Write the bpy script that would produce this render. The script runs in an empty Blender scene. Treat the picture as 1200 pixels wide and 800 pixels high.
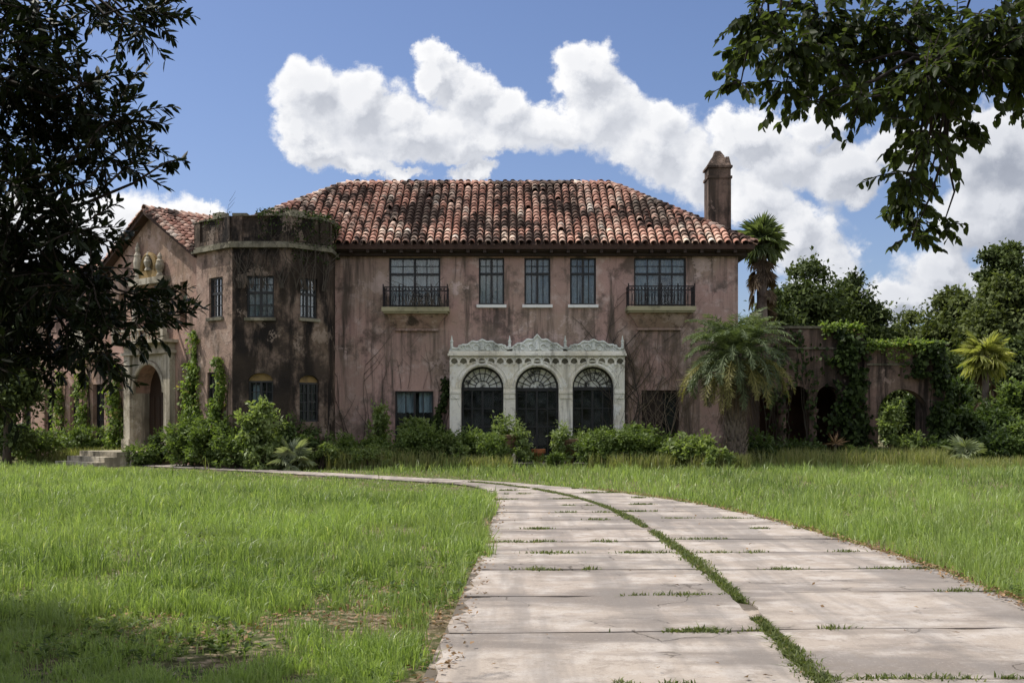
import bpy, math, random
import numpy as np
from mathutils import Vector, Matrix

random.seed(7)
rng = np.random.default_rng(11)
S = bpy.context.scene
COL = S.collection
R = math.radians

# ------------------------------------------------------------------ camera
EYE = 1.57
FP = 1300.0                      # focal length in photo pixels (1200 wide)
cam_d = bpy.data.cameras.new('camera')
cam_d.sensor_width = 36.0
cam_d.lens = 36.0 * FP / 1200.0
cam_d.shift_y = 0.075
cam_d.clip_start = 0.05
cam_d.clip_end = 4000
cam = bpy.data.objects.new('camera', cam_d)
cam.location = (0, 0, EYE)
cam.rotation_euler = (R(90), 0, 0)
COL.objects.link(cam)
S.camera = cam

# ------------------------------------------------------------------ sun and exposure
SUN = Vector((-0.54, 0.14, 0.83)).normalized()
SUN_EL = math.asin(SUN.z)
SUN_ROT = math.atan2(SUN.x, SUN.y)
sun_d = bpy.data.lights.new('sun', 'SUN')
sun_d.energy = 4.4
sun_d.angle = R(0.53)
sun_d.color = (1.0, 0.95, 0.86)
sun = bpy.data.objects.new('sun', sun_d)
sun.rotation_euler = SUN.to_track_quat('Z', 'Y').to_euler()
sun.location = (0, 0, 60)
COL.objects.link(sun)
S.view_settings.view_transform = 'Standard'
S.view_settings.look = 'None'
S.view_settings.exposure = 0.12
S.view_settings.gamma = 1.0
S.cycles.max_bounces = 8
S.cycles.transparent_max_bounces = 16
S.cycles.sample_clamp_indirect = 6.0

# ------------------------------------------------------------------ node helper
class NT:
    def __init__(self, tree):
        self.t = tree
        self.n = tree.nodes
        self.l = tree.links
    def new(self, typ, **kw):
        nd = self.n.new(typ)
        for k, v in kw.items():
            setattr(nd, k, v)
        return nd
    def link(self, a, b):
        self.l.new(a, b)
    def put(self, sock, v):
        if isinstance(v, bpy.types.NodeSocket):
            self.l.new(v, sock)
        elif v is not None:
            sock.default_value = v
    def math(self, op, a, b=None, c=None, clamp=False):
        nd = self.new('ShaderNodeMath', operation=op, use_clamp=clamp)
        self.put(nd.inputs[0], a)
        if b is not None: self.put(nd.inputs[1], b)
        if c is not None: self.put(nd.inputs[2], c)
        return nd.outputs[0]
    def vmath(self, op, a, b=None, c=None):
        nd = self.new('ShaderNodeVectorMath', operation=op)
        self.put(nd.inputs[0], a)
        if b is not None: self.put(nd.inputs[1], b)
        if c is not None: self.put(nd.inputs[2], c)
        return nd.outputs['Value'] if op in ('LENGTH', 'DOT_PRODUCT') else nd.outputs[0]
    def mix(self, f, a, b, mode='MIX'):
        nd = self.new('ShaderNodeMix', data_type='RGBA', blend_type=mode)
        nd.clamp_factor = True
        self.put(nd.inputs[0], f)
        self.put(nd.inputs[6], a if isinstance(a, bpy.types.NodeSocket) else (*a, 1.0))
        self.put(nd.inputs[7], b if isinstance(b, bpy.types.NodeSocket) else (*b, 1.0))
        return nd.outputs[2]
    def ramp(self, f, stops, interp='LINEAR'):
        nd = self.new('ShaderNodeValToRGB')
        cr = nd.color_ramp
        cr.interpolation = interp
        while len(cr.elements) < len(stops):
            cr.elements.new(0.5)
        for e, (p, c) in zip(cr.elements, stops):
            e.position = p
            e.color = (*c, 1.0) if not isinstance(c, (int, float)) else (c, c, c, 1.0)
        self.put(nd.inputs[0], f)
        return nd.outputs[0]
    def mapr(self, v, a, b, c=0.0, d=1.0, smooth=True):
        nd = self.new('ShaderNodeMapRange')
        if smooth: nd.interpolation_type = 'SMOOTHSTEP'
        self.put(nd.inputs[0], v)
        nd.inputs[1].default_value = a; nd.inputs[2].default_value = b
        nd.inputs[3].default_value = c; nd.inputs[4].default_value = d
        return nd.outputs[0]
    def noise(self, vec, scale, detail=4, rough=0.55, dist=0.0, stretch=None):
        if stretch is not None:
            vec = self.vmath('MULTIPLY', vec, stretch)
        nd = self.new('ShaderNodeTexNoise')
        self.link(vec, nd.inputs['Vector'])
        nd.inputs['Scale'].default_value = scale
        nd.inputs['Detail'].default_value = detail
        nd.inputs['Roughness'].default_value = rough
        nd.inputs['Distortion'].default_value = dist
        return nd.outputs[0]

# ------------------------------------------------------------------ world: sky with cumulus clouds
def make_world():
    w = bpy.data.worlds.new('World')
    S.world = w
    w.use_nodes = True
    w.node_tree.nodes.clear()
    g = NT(w.node_tree)
    out = g.new('ShaderNodeOutputWorld')
    bg = g.new('ShaderNodeBackground')
    bg.inputs[1].default_value = 0.13
    g.link(bg.outputs[0], out.inputs[0])
    sky = g.new('ShaderNodeTexSky', sky_type='NISHITA')
    sky.sun_disc = False
    sky.sun_elevation = SUN_EL
    sky.sun_rotation = SUN_ROT
    sky.air_density = 1.0
    sky.dust_density = 1.0
    sky.ozone_density = 2.2
    skyc = g.mix(1.0, sky.outputs[0], (0.75, 0.75, 0.88), 'MULTIPLY')
    tc = g.new('ShaderNodeTexCoord')
    sep = g.new('ShaderNodeSeparateXYZ')
    g.link(tc.outputs['Generated'], sep.inputs[0])
    dx, dy, dz = sep.outputs
    ysafe = g.math('MAXIMUM', dy, 0.05)
    comb = g.new('ShaderNodeCombineXYZ')
    g.link(g.math('DIVIDE', dx, ysafe), comb.inputs[0])
    g.link(g.math('DIVIDE', dz, ysafe), comb.inputs[1])
    uv = comb.outputs[0]
    # the cumulus heap seen in the north sky: (centre, half size) in tangent units
    B = [(368,112,50,54),(345,150,36,40),(415,125,66,52),(480,152,110,38),(455,130,44,36),(640,142,64,34),(512,84,34,30),(546,110,46,38),
         (590,134,46,36),(630,150,90,36),(690,92,44,38),(714,124,60,48),(765,160,62,50),(806,190,46,50),(560,172,110,24),
         (425,192,48,18),(554,200,38,15),(475,196,40,14),(372,168,56,32),
         (878,158,48,40),(925,190,64,46),(985,205,60,44),(955,150,44,28),(1050,180,52,40),(1160,170,88,62),(1170,255,84,66),(1112,318,66,48),
         (935,272,58,44),(970,320,54,54),(1045,345,54,34),(895,232,50,34),(1160,350,90,60),
         (62,285,100,62),(140,264,74,52),(200,252,60,38),(246,244,32,24),(20,255,66,44),
         (-180,240,150,70),(-380,180,170,60),(1420,200,170,90),(1700,240,200,80),(560,205,30,14)]
    def field(p):
        n1 = g.noise(p, 6.5, 6, 0.62)
        nd = g.new('ShaderNodeTexNoise'); g.link(p, nd.inputs['Vector'])
        nd.inputs['Scale'].default_value = 17.0; nd.inputs['Detail'].default_value = 8; nd.inputs['Roughness'].default_value = 0.64
        wv = g.vmath('SUBTRACT', nd.outputs['Color'], (0.5, 0.5, 0.5))
        q = g.vmath('MULTIPLY_ADD', wv, (0.075, 0.075, 0.0), p)
        vo = g.new('ShaderNodeTexVoronoi', feature='SMOOTH_F1', voronoi_dimensions='2D')
        vo.inputs['Scale'].default_value = 19.0
        vo.inputs['Smoothness'].default_value = 0.35
        vo.inputs['Detail'].default_value = 1.6
        vo.inputs['Roughness'].default_value = 0.55
        vo.inputs['Lacunarity'].default_value = 2.3
        g.link(g.vmath('MULTIPLY_ADD', wv, (0.035, 0.035, 0.0), p), vo.inputs['Vector'])
        puff = vo.outputs['Distance']
        acc = None
        for (px, py, rx, ry) in B:
            cx, cy = (px - 600) / FP, (490 - py) / FP
            sx, sy = FP / rx, FP / ry
            m = g.vmath('MULTIPLY_ADD', q, (sx, sy, 0.0), (-cx * sx, -cy * sy, 0.0))
            d = g.vmath('LENGTH', m)
            acc = d if acc is None else g.math('SMOOTH_MIN', acc, d, 0.22)
        d = g.math('ADD', acc, g.math('MULTIPLY', g.math('SUBTRACT', n1, 0.5), 0.62))
        d = g.math('ADD', d, g.math('MULTIPLY', g.math('SUBTRACT', puff, 0.50), 0.40))
        return d
    d0 = field(uv)
    d1 = field(g.vmath('ADD', uv, (-0.010, 0.015, 0.0)))
    mask = g.mapr(d0, 1.10, 0.76)
    lit = g.mapr(g.math('SUBTRACT', d1, d0), -0.26, 0.32, smooth=False)
    core = g.mapr(d0, 0.25, 1.0, 0.0, 1.0)
    soft = g.noise(uv, 5.0, 5, 0.6)
    b = g.math('MULTIPLY_ADD', lit, 0.36, 0.53)
    b = g.math('ADD', b, g.math('MULTIPLY', core, 0.16))
    b = g.math('ADD', b, g.math('MULTIPLY', g.math('SUBTRACT', soft, 0.5), 0.35))
    east = g.mapr(g.math('ADD', g.math('DIVIDE', dx, ysafe), g.math('MULTIPLY', g.math('SUBTRACT', soft, 0.5), 0.4)), 0.16, 0.42, 0.0, 0.20)
    b = g.math('SUBTRACT', b, east)
    cc = g.ramp(b, [(0.0, (0.22, 0.24, 0.30)), (0.40, (0.38, 0.41, 0.48)), (0.70, (0.68, 0.70, 0.75)), (1.0, (0.94, 0.94, 0.95))])
    cloud = g.vmath('MULTIPLY', cc, (7.6, 7.6, 7.6))
    # the rest of the dome: unseen fair weather heaps, brightened to light the house front
    zs = g.math('MAXIMUM', g.math('ADD', dz, 0.12), 0.05)
    c2 = g.new('ShaderNodeCombineXYZ')
    g.link(g.math('DIVIDE', dx, zs), c2.inputs[0]); g.link(g.math('DIVIDE', dy, zs), c2.inputs[1])
    n2 = g.noise(c2.outputs[0], 1.35, 7, 0.55)
    m2 = g.mapr(n2, 0.45, 0.55)
    m2 = g.math('MULTIPLY', m2, g.mapr(dz, -0.02, 0.06))
    away = g.mapr(dy, 0.55, 0.30)
    high = g.mapr(g.math('DIVIDE', dz, ysafe), 0.42, 0.60)
    m2 = g.math('MULTIPLY', m2, g.math('MAXIMUM', away, high))
    cl2 = g.mix(g.mapr(n2, 0.52, 0.80), (10.5, 10.4, 10.3), (6.4, 6.6, 7.0))
    front = g.mapr(dy, 0.05, 0.12)
    col = g.mix(m2, skyc, cl2)
    col = g.mix(g.math('MULTIPLY', mask, front), col, cloud)
    g.link(col, bg.inputs[0])
make_world()

# ------------------------------------------------------------------ materials
def mat_new(name):
    m = bpy.data.materials.new(name)
    m.use_nodes = True
    m.node_tree.nodes.clear()
    g = NT(m.node_tree)
    out = g.new('ShaderNodeOutputMaterial')
    return m, g, out

def bsdf(g, out, col, rough=0.8, bump=None, bstr=0.3, bdist=0.02, metal=0.0, spec=0.4):
    p = g.new('ShaderNodeBsdfPrincipled')
    g.put(p.inputs['Base Color'], col if isinstance(col, bpy.types.NodeSocket) else (*col, 1.0))
    g.put(p.inputs['Roughness'], rough)
    p.inputs['Metallic'].default_value = metal
    p.inputs['Specular IOR Level'].default_value = spec
    if bump is not None:
        b = g.new('ShaderNodeBump')
        b.inputs['Strength'].default_value = bstr
        b.inputs['Distance'].default_value = bdist
        g.link(bump, b.inputs['Height'])
        g.link(b.outputs[0], p.inputs['Normal'])
    g.link(p.outputs[0], out.inputs[0])
    return p

def pos(g):
    return g.new('ShaderNodeNewGeometry').outputs['Position']

def m_leaf(name, c1, c2, trans=0.30, rough=0.5, c3=None, patch=None, tc=None, spec=0.35):
    m, g, out = mat_new(name)
    a = g.new('ShaderNodeAttribute'); a.attribute_name = 'var'
    stops = [(0.0, c1), (1.0, c2)] if c3 is None else [(0.0, c1), (0.80, c2), (0.93, c2), (1.0, c3)]
    col = g.ramp(a.outputs['Fac'], stops)
    if patch:
        n = g.noise(pos(g), patch[0], 4, 0.6)
        col = g.mix(g.mapr(n, patch[2], patch[3]), col, g.mix(0.75, col, patch[1]))
    p = bsdf(g, out, col, rough, spec=spec)
    t = g.new('ShaderNodeBsdfTranslucent')
    if tc is None:
        tcol = g.mix(1.0, col, (1.5, 1.6, 0.7), 'MULTIPLY')
    else:
        tcol = g.mix(0.5, col, tc)
    g.link(tcol, t.inputs[0])
    ms = g.new('ShaderNodeMixShader')
    ms.inputs[0].default_value = trans
    g.link(p.outputs[0], ms.inputs[1]); g.link(t.outputs[0], ms.inputs[2])
    g.link(ms.outputs[0], out.inputs[0])
    return m

def m_stucco(name, base, light, tan, dark, stain_lo, stain_hi, streak=0.6, bstr=0.5, drip=(2.6, 2.6, 0.22), runs=()):
    m, g, out = mat_new(name)
    P = pos(g)
    n1 = g.noise(P, 0.55, 5, 0.62)
    n2 = g.noise(P, 2.2, 6, 0.65)
    n3 = g.noise(P, 14.0, 5, 0.7)
    ns = g.noise(P, 1.0, 5, 0.65, stretch=drip)
    col = g.mix(g.mapr(n1, 0.42, 0.66), base, tan)
    col = g.mix(g.mapr(n2, 0.50, 0.68, 0, 0.75), col, light)
    s = g.math('MULTIPLY', g.mapr(ns, stain_lo, stain_hi), streak)
    s2 = g.math('MULTIPLY', g.mapr(g.noise(P, 0.9, 7, 0.72), stain_lo, stain_hi), 0.8)
    col = g.mix(s, col, dark)
    col = g.mix(s2, col, dark)
    col = g.mix(g.mapr(n3, 0.52, 0.75, 0, 0.35), col, dark)
    vo = g.new('ShaderNodeTexVoronoi', feature='DISTANCE_TO_EDGE')
    vo.inputs['Scale'].default_value = 0.62
    wob = g.new('ShaderNodeTexNoise'); wob.inputs['Scale'].default_value = 1.9; wob.inputs['Detail'].default_value = 6
    g.link(P, wob.inputs['Vector'])
    g.link(g.vmath('MULTIPLY_ADD', wob.outputs['Color'], (0.9, 0.9, 0.9), P), vo.inputs['Vector'])
    crk = g.math('MULTIPLY', g.mapr(vo.outputs['Distance'], 0.016, 0.004), g.mapr(n2, 0.44, 0.56))
    col = g.mix(g.math('MULTIPLY', crk, 0.4), col, dark)
    # flaked patches with a hard edge
    fl = g.mapr(g.math('ADD', n1, g.math('MULTIPLY', g.math('SUBTRACT', n3, 0.5), 0.25)), 0.60, 0.615)
    col = g.mix(g.math('MULTIPLY', fl, 0.55), col, light)
    if runs:
        sx = g.new('ShaderNodeSeparateXYZ'); g.link(P, sx.inputs[0])
        fine = g.noise(P, 1.0, 5, 0.7, stretch=(7.0, 7.0, 0.35))
        tot = None
        for (xa, xb, zt, ln) in runs:
            a = g.math('MULTIPLY', g.mapr(sx.outputs[0], xa - 0.12, xa + 0.10), g.mapr(sx.outputs[0], xb + 0.12, xb - 0.10))
            zz = g.math('MULTIPLY', g.mapr(sx.outputs[2], zt - ln, zt, smooth=False), g.mapr(sx.outputs[2], zt + 0.05, zt - 0.02))
            a = g.math('MULTIPLY', a, zz)
            tot = a if tot is None else g.math('MAXIMUM', tot, a)
        col = g.mix(g.math('MULTIPLY', tot, g.mapr(fine, 0.40, 0.66, 0, 0.8), clamp=True), col, dark)
    n4 = g.noise(P, 0.33, 3, 0.5, 0.6)
    col = g.mix(g.mapr(n4, 0.40, 0.64, 0, 0.38), col, g.mix(0.35, tan, dark))
    h = g.math('ADD', g.math('MULTIPLY', n3, 0.5), n2)
    bsdf(g, out, col, 0.92, h, bstr, 0.05, spec=0.2)
    return m

def m_plain(name, col, rough=0.7, var=0.25, scale=6.0, dark=(0.03, 0.03, 0.025), bstr=0.25, metal=0.0, lo=0.5, hi=0.72, spec=0.4):
    m, g, out = mat_new(name)
    P = pos(g)
    n = g.noise(P, scale, 6, 0.65)
    c = g.mix(g.mapr(n, lo, hi, 0, min(1.0, var * 2)), col, dark)
    bsdf(g, out, c, rough, g.noise(P, scale * 4, 4, 0.6), bstr, 0.01, metal, spec)
    return m

M = {}
M['stucco'] = m_stucco('pink_stucco', (0.455, 0.295, 0.258), (0.64, 0.49, 0.45), (0.37, 0.28, 0.215), (0.062, 0.050, 0.043), 0.49, 0.65, 0.92, runs=[((p0 - 600) / 35.1, (p1 - 600) / 35.1, zt, ln) for p0, p1, zt, ln in ((556, 596, 5.2, 1.5), (610, 650, 5.2, 1.7), (663, 703, 5.2, 1.3), (448, 526, 4.5, 2.4), (735, 815, 4.5, 2.6), (398, 440, 7.3, 6.5), (840, 866, 7.3, 3.5), (462, 510, 2.3, 2.0))])
M['tower'] = m_stucco('mildewed_stucco', (0.19, 0.138, 0.108), (0.32, 0.25, 0.20), (0.125, 0.09, 0.060), (0.013, 0.011, 0.010), 0.41, 0.56, 0.97, 1.0, (1.6, 1.6, 0.5))
M['entry'] = m_stucco('weathered_pink_stucco', (0.42, 0.265, 0.215), (0.55, 0.40, 0.345), (0.34, 0.24, 0.165), (0.06, 0.047, 0.036), 0.49, 0.68, 0.85, 0.5, (1.6, 1.6, 0.4))
M['towerwest'] = m_stucco('sunlightened_mildewed_stucco', (0.36, 0.25, 0.20), (0.48, 0.37, 0.31), (0.24, 0.175, 0.125), (0.016, 0.013, 0.012), 0.49, 0.65, 0.85, 0.9, (1.6, 1.6, 0.5))  # mildewed tower stucco lightened to paint sunlight on the west face
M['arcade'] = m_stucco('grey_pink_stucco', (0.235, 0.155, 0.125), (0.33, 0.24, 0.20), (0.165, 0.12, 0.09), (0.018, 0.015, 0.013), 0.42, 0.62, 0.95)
M['stone'] = m_stucco('pale_carved_stone', (0.80, 0.78, 0.69), (0.86, 0.86, 0.82), (0.72, 0.66, 0.52), (0.19, 0.18, 0.155), 0.52, 0.72, 0.75, 0.4)
M['crest'] = m_stucco('green_stained_stone', (0.74, 0.76, 0.71), (0.85, 0.87, 0.83), (0.60, 0.63, 0.56), (0.15, 0.155, 0.13), 0.49, 0.68, 0.8, 0.6)
M['portal'] = m_stucco('weathered_limestone', (0.50, 0.45, 0.36), (0.62, 0.57, 0.48), (0.44, 0.38, 0.28), (0.09, 0.08, 0.06), 0.47, 0.66, 0.85, 0.5)
M['cap'] = m_stucco('stained_coping', (0.22, 0.20, 0.15), (0.32, 0.29, 0.22), (0.16, 0.15, 0.10), (0.035, 0.032, 0.025), 0.44, 0.66, 0.8, 0.6)
M['sill'] = m_plain('white_sill', (0.74, 0.74, 0.72), 0.7, 0.2, 5.0, (0.35, 0.34, 0.31))
M['slabm'] = m_plain('mossy_balcony_edge', (0.33, 0.30, 0.19), 0.85, 0.4, 3.0, (0.07, 0.07, 0.04))
M['iron'] = m_plain('black_iron', (0.022, 0.020, 0.022), 0.55, 0.2, 9.0, (0.08, 0.035, 0.02), 0.2, 0.6)
M['frame'] = m_plain('dark_window_frame', (0.016, 0.017, 0.018), 0.5, 0.25, 7.0, (0.07, 0.05, 0.035))
M['soffit'] = m_plain('dark_eave_wood', (0.035, 0.022, 0.016), 0.8, 0.3, 3.0)
M['ochre'] = m_plain('ochre_tympanum', (0.23, 0.155, 0.06), 0.9, 0.35, 3.0, (0.06, 0.045, 0.03))
M['door'] = m_plain('dark_door_wood', (0.035, 0.020, 0.013), 0.6, 0.3, 4.0)
M['dark'] = m_plain('dim_interior', (0.04, 0.034, 0.03), 0.9, 0.2, 3.0)
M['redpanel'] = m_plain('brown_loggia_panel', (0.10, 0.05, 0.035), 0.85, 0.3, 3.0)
M['terra'] = m_plain('terracotta', (0.34, 0.125, 0.05), 0.8, 0.3, 9.0, (0.08, 0.05, 0.035))
M['urn'] = m_plain('brown_urn', (0.17, 0.105, 0.062), 0.85, 0.4, 8.0, (0.04, 0.035, 0.025))
M['bark'] = m_plain('bark', (0.085, 0.065, 0.048), 0.95, 0.4, 7.0, (0.02, 0.016, 0.012), 0.8)
M['darkbark'] = m_plain('dark_twig_bark', (0.028, 0.021, 0.016), 0.95, 0.3, 7.0, (0.010, 0.008, 0.006), 0.6)
M['palmbark'] = m_plain('palm_boots', (0.165, 0.13, 0.105), 0.95, 0.45, 6.0, (0.035, 0.027, 0.02), 0.9)
M['vine'] = m_plain('dry_vine', (0.055, 0.045, 0.034), 0.95, 0.3, 9.0)
M['vinepale'] = m_plain('pale_dry_vine', (0.17, 0.13, 0.09), 0.95, 0.3, 9.0)
M['dust'] = m_plain('sandy_joint_dust', (0.36, 0.30, 0.25), 1.0, 0.4, 3.0, (0.055, 0.045, 0.03), lo=.40, hi=.52)
M['soil'] = m_plain('soil', (0.05, 0.035, 0.022), 1.0, 0.3, 8.0)

def m_curtain():
    m, g, out = mat_new('faded_curtain')
    P = pos(g)
    n = g.noise(P, 1.6, 5, 0.6, stretch=(5.0, 5.0, 0.5))
    c = g.mix(g.mapr(n, 0.38, 0.68), (0.78, 0.82, 0.82), (0.22, 0.25, 0.27))
    bsdf(g, out, c, 0.9)
    return m
M['curtain'] = m_curtain()

def m_glass(name='dusty_glass', dust=0.16, refl=1.0, dcol=(0.30, 0.33, 0.34)):
    m, g, out = mat_new(name)
    t = g.new('ShaderNodeBsdfTransparent'); t.inputs[0].default_value = (0.80, 0.86, 0.88, 1)
    gl = g.new('ShaderNodeBsdfGlossy'); gl.inputs['Roughness'].default_value = 0.10
    df = g.new('ShaderNodeBsdfDiffuse'); df.inputs[0].default_value = (*dcol, 1)
    P = pos(g)
    fr = g.new('ShaderNodeFresnel'); fr.inputs[0].default_value = 1.5
    bp = g.new('ShaderNodeBump'); bp.inputs['Strength'].default_value = 0.05; bp.inputs['Distance'].default_value = 0.05
    g.link(g.noise(P, 1.7, 2, 0.5), bp.inputs['Height'])
    g.link(bp.outputs[0], gl.inputs['Normal'])
    m1 = g.new('ShaderNodeMixShader')
    g.link(g.math('MULTIPLY', g.mapr(g.noise(P, 3.0, 5, 0.65), 0.3, 0.75), dust * 2), m1.inputs[0])
    g.link(t.outputs[0], m1.inputs[1]); g.link(df.outputs[0], m1.inputs[2])
    m2 = g.new('ShaderNodeMixShader')
    g.link(g.math('MULTIPLY', fr.outputs[0], 1.4 * refl), m2.inputs[0])
    g.link(m1.outputs[0], m2.inputs[1]); g.link(gl.outputs[0], m2.inputs[2])
    g.link(m2.outputs[0], out.inputs[0])
    return m
M['glass'] = m_glass()
M['fanglass'] = m_glass('milky_fanlight_glass', 1.4, 0.8, (0.82, 0.82, 0.76))
M['darkglass'] = m_glass('muted_reflection_glass', 0.04, 0.38)  # weaker reflection stands in for dark trees mirrored in the low panes

def m_tile():
    m, g, out = mat_new('clay_roof_tile')
    P = pos(g)
    a = g.new('ShaderNodeAttribute'); a.attribute_name = 'var'
    oi = g.new('ShaderNodeObjectInfo')
    oc = g.new('ShaderNodeSeparateColor')
    g.link(oi.outputs['Color'], oc.inputs[0])
    v = g.math('ADD', a.outputs['Fac'], oc.outputs[0], clamp=True)
    col = g.ramp(v, [(0.0, (0.30, 0.140, 0.100)), (0.25, (0.46, 0.235, 0.175)), (0.5, (0.56, 0.335, 0.255)), (0.75, (0.62, 0.44, 0.345)),
                     (0.9, (0.68, 0.55, 0.44)), (1.0, (0.74, 0.66, 0.57))])
    broad = g.noise(P, 0.9, 4, 0.6, 0.5)
    col = g.mix(g.mapr(broad, 0.42, 0.62, 0, 0.6), col, (0.40, 0.205, 0.15))
    n1 = g.noise(P, 0.62, 6, 0.68, 0.4, stretch=(1.25, 0.7, 0.7))
    n2 = g.noise(P, 3.0, 5, 0.7)
    s = g.mapr(g.math('ADD', n1, g.math('MULTIPLY', g.math('SUBTRACT', n2, 0.5), 0.55)), 0.475, 0.555)
    s = g.math('ADD', s, g.math('MULTIPLY', g.math('SUBTRACT', v, 0.5), -0.35), clamp=True)
    col = g.mix(g.math('MULTIPLY', s, 0.93), col, (0.022, 0.016, 0.013))
    col = g.mix(g.mapr(g.noise(P, 9.0, 5, 0.7), 0.55, 0.72, 0, 0.7), col, (0.035, 0.028, 0.022))
    bsdf(g, out, col, 0.85, n2, 0.3, 0.02, spec=0.25)
    return m
M['tile'] = m_tile()
M['tilebed'] = m_plain('roof_bedding', (0.06, 0.035, 0.026), 0.95, 0.4, 4.0, (0.015, 0.012, 0.010))

def m_concrete():
    m, g, out = mat_new('old_concrete')
    P = pos(g)
    oi = g.new('ShaderNodeObjectInfo')
    col = g.mix(oi.outputs['Random'], (0.335, 0.280, 0.238), (0.395, 0.340, 0.292))
    n1 = g.noise(P, 0.55, 6, 0.62, stretch=(0.55, 1.5, 1.0))
    n2 = g.noise(P, 2.6, 6, 0.7)
    n3 = g.noise(P, 38.0, 4, 0.75)
    col = g.mix(g.mapr(n2, 0.44, 0.62, 0, 0.75), col, (0.475, 0.43, 0.395))
    col = g.mix(g.mapr(n1, 0.46, 0.60, 0, 0.75), col, (0.150, 0.130, 0.118))
    col = g.mix(g.mapr(g.noise(P, 6.0, 6, 0.75), 0.50, 0.66, 0, 0.6), col, (0.22, 0.185, 0.155))
    col = g.mix(g.mapr(n3, 0.55, 0.75, 0, 0.4), col, (0.16, 0.13, 0.115))
    col = g.mix(g.mapr(n3, 0.45, 0.28, 0, 0.35), col, (0.56, 0.50, 0.46))
    vo = g.new('ShaderNodeTexVoronoi', feature='DISTANCE_TO_EDGE')
    vo.inputs['Scale'].default_value = 0.55
    wob = g.new('ShaderNodeTexNoise'); wob.inputs['Scale'].default_value = 1.6; wob.inputs['Detail'].default_value = 7
    g.link(P, wob.inputs['Vector'])
    g.link(g.vmath('MULTIPLY_ADD', wob.outputs['Color'], (1.1, 1.1, 0.0), P), vo.inputs['Vector'])
    crk = g.math('MULTIPLY', g.mapr(vo.outputs['Distance'], 0.006, 0.002), g.mapr(n1, 0.49, 0.57))
    col = g.mix(g.math('MULTIPLY', crk, 0.85), col, (0.07, 0.058, 0.045))
    tyre = g.noise(P, 1.0, 5, 0.6, stretch=(2.2, 0.16, 1.0))
    col = g.mix(g.mapr(tyre, 0.46, 0.60, 0, 0.55), col, (0.19, 0.170, 0.156))
    sp = g.mapr(g.noise(P, 95.0, 2, 0.6), 0.64, 0.72)
    col = g.mix(g.math('MULTIPLY', sp, 0.5), col, (0.10, 0.085, 0.07))
    h = g.math('ADD', n3, g.math('MULTIPLY', n2, 0.8))
    h = g.math('SUBTRACT', h, g.math('MULTIPLY', crk, 1.5))
    bsdf(g, out, col, 0.9, h, 0.5, 0.012, spec=0.25)
    return m
M['concrete'] = m_concrete()

def m_ground():
    m, g, out = mat_new('lawn_soil')
    P = pos(g)
    n1 = g.noise(P, 0.8, 5, 0.65)
    n2 = g.noise(P, 9.0, 6, 0.7)
    col = g.mix(g.mapr(n1, 0.40, 0.64), (0.050, 0.070, 0.020), (0.105, 0.085, 0.045))
    col = g.mix(g.mapr(n2, 0.46, 0.62, 0, 0.85), col, (0.30, 0.235, 0.165))
    bsdf(g, out, col, 1.0, n2, 0.8, 0.04, spec=0.1)
    return m
M['ground'] = m_ground()

# foliage
M['grass'] = m_leaf('grass_blade', (0.062, 0.108, 0.024), (0.330, 0.425, 0.140), 0.40, 0.42, c3=(0.56, 0.57, 0.32), patch=(0.45, (0.225, 0.285, 0.105), 0.46, 0.62), spec=0.45)  # pale end tone paints glints onto scattered blades
M['jointgrass'] = m_leaf('seam_grass_blade', (0.055, 0.075, 0.022), (0.16, 0.19, 0.065), 0.35, 0.6, c3=(0.30, 0.25, 0.14))
M['weed'] = m_leaf('tall_weed', (0.14, 0.17, 0.055), (0.30, 0.30, 0.13), 0.42, 0.6, c3=(0.42, 0.34, 0.21))
M['treeleaf'] = m_leaf('dark_tree_leaf', (0.016, 0.028, 0.009), (0.125, 0.158, 0.056), 0.22, 0.6, spec=0.12)
M['oakleaf'] = m_leaf('oak_leaf', (0.022, 0.035, 0.011), (0.155, 0.182, 0.066), 0.24, 0.6, spec=0.12)
M['bushleaf'] = m_leaf('bush_leaf', (0.055, 0.090, 0.024), (0.175, 0.230, 0.075), 0.38, 0.5, spec=0.2)
M['bushlight'] = m_leaf('fresh_bush_leaf', (0.100, 0.145, 0.042), (0.270, 0.325, 0.140), 0.42, 0.45, spec=0.25)
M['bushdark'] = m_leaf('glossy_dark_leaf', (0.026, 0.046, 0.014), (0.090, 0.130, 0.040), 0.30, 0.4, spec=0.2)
M['ivy'] = m_leaf('ivy_leaf', (0.065, 0.105, 0.020), (0.200, 0.270, 0.065), 0.42, 0.5, c3=(0.34, 0.27, 0.09), spec=0.2)
M['ivydark'] = m_leaf('dark_ivy_leaf', (0.010, 0.018, 0.006), (0.052, 0.080, 0.020), 0.26, 0.5, spec=0.12)
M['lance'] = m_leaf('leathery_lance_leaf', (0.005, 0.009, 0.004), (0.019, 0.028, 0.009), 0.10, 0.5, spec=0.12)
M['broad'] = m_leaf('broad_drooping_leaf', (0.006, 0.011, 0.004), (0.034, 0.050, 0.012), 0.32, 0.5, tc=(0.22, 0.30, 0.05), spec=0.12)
M['palm'] = m_leaf('date_palm_leaflet', (0.026, 0.045, 0.022), (0.185, 0.225, 0.120), 0.30, 0.45, spec=0.2)
M['palmold'] = m_leaf('yellow_palm_leaflet', (0.10, 0.10, 0.035), (0.26, 0.235, 0.085), 0.34, 0.5, spec=0.2)
M['fan'] = m_leaf('fan_palm_leaf', (0.13, 0.16, 0.045), (0.40, 0.39, 0.15), 0.40, 0.45, spec=0.2)
M['sabal'] = m_leaf('grey_green_fan_leaf', (0.070, 0.100, 0.045), (0.19, 0.225, 0.115), 0.36, 0.45, spec=0.25)
M['deadleaf'] = m_leaf('dead_frond', (0.060, 0.042, 0.028), (0.15, 0.105, 0.065), 0.15, 0.8)
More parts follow.
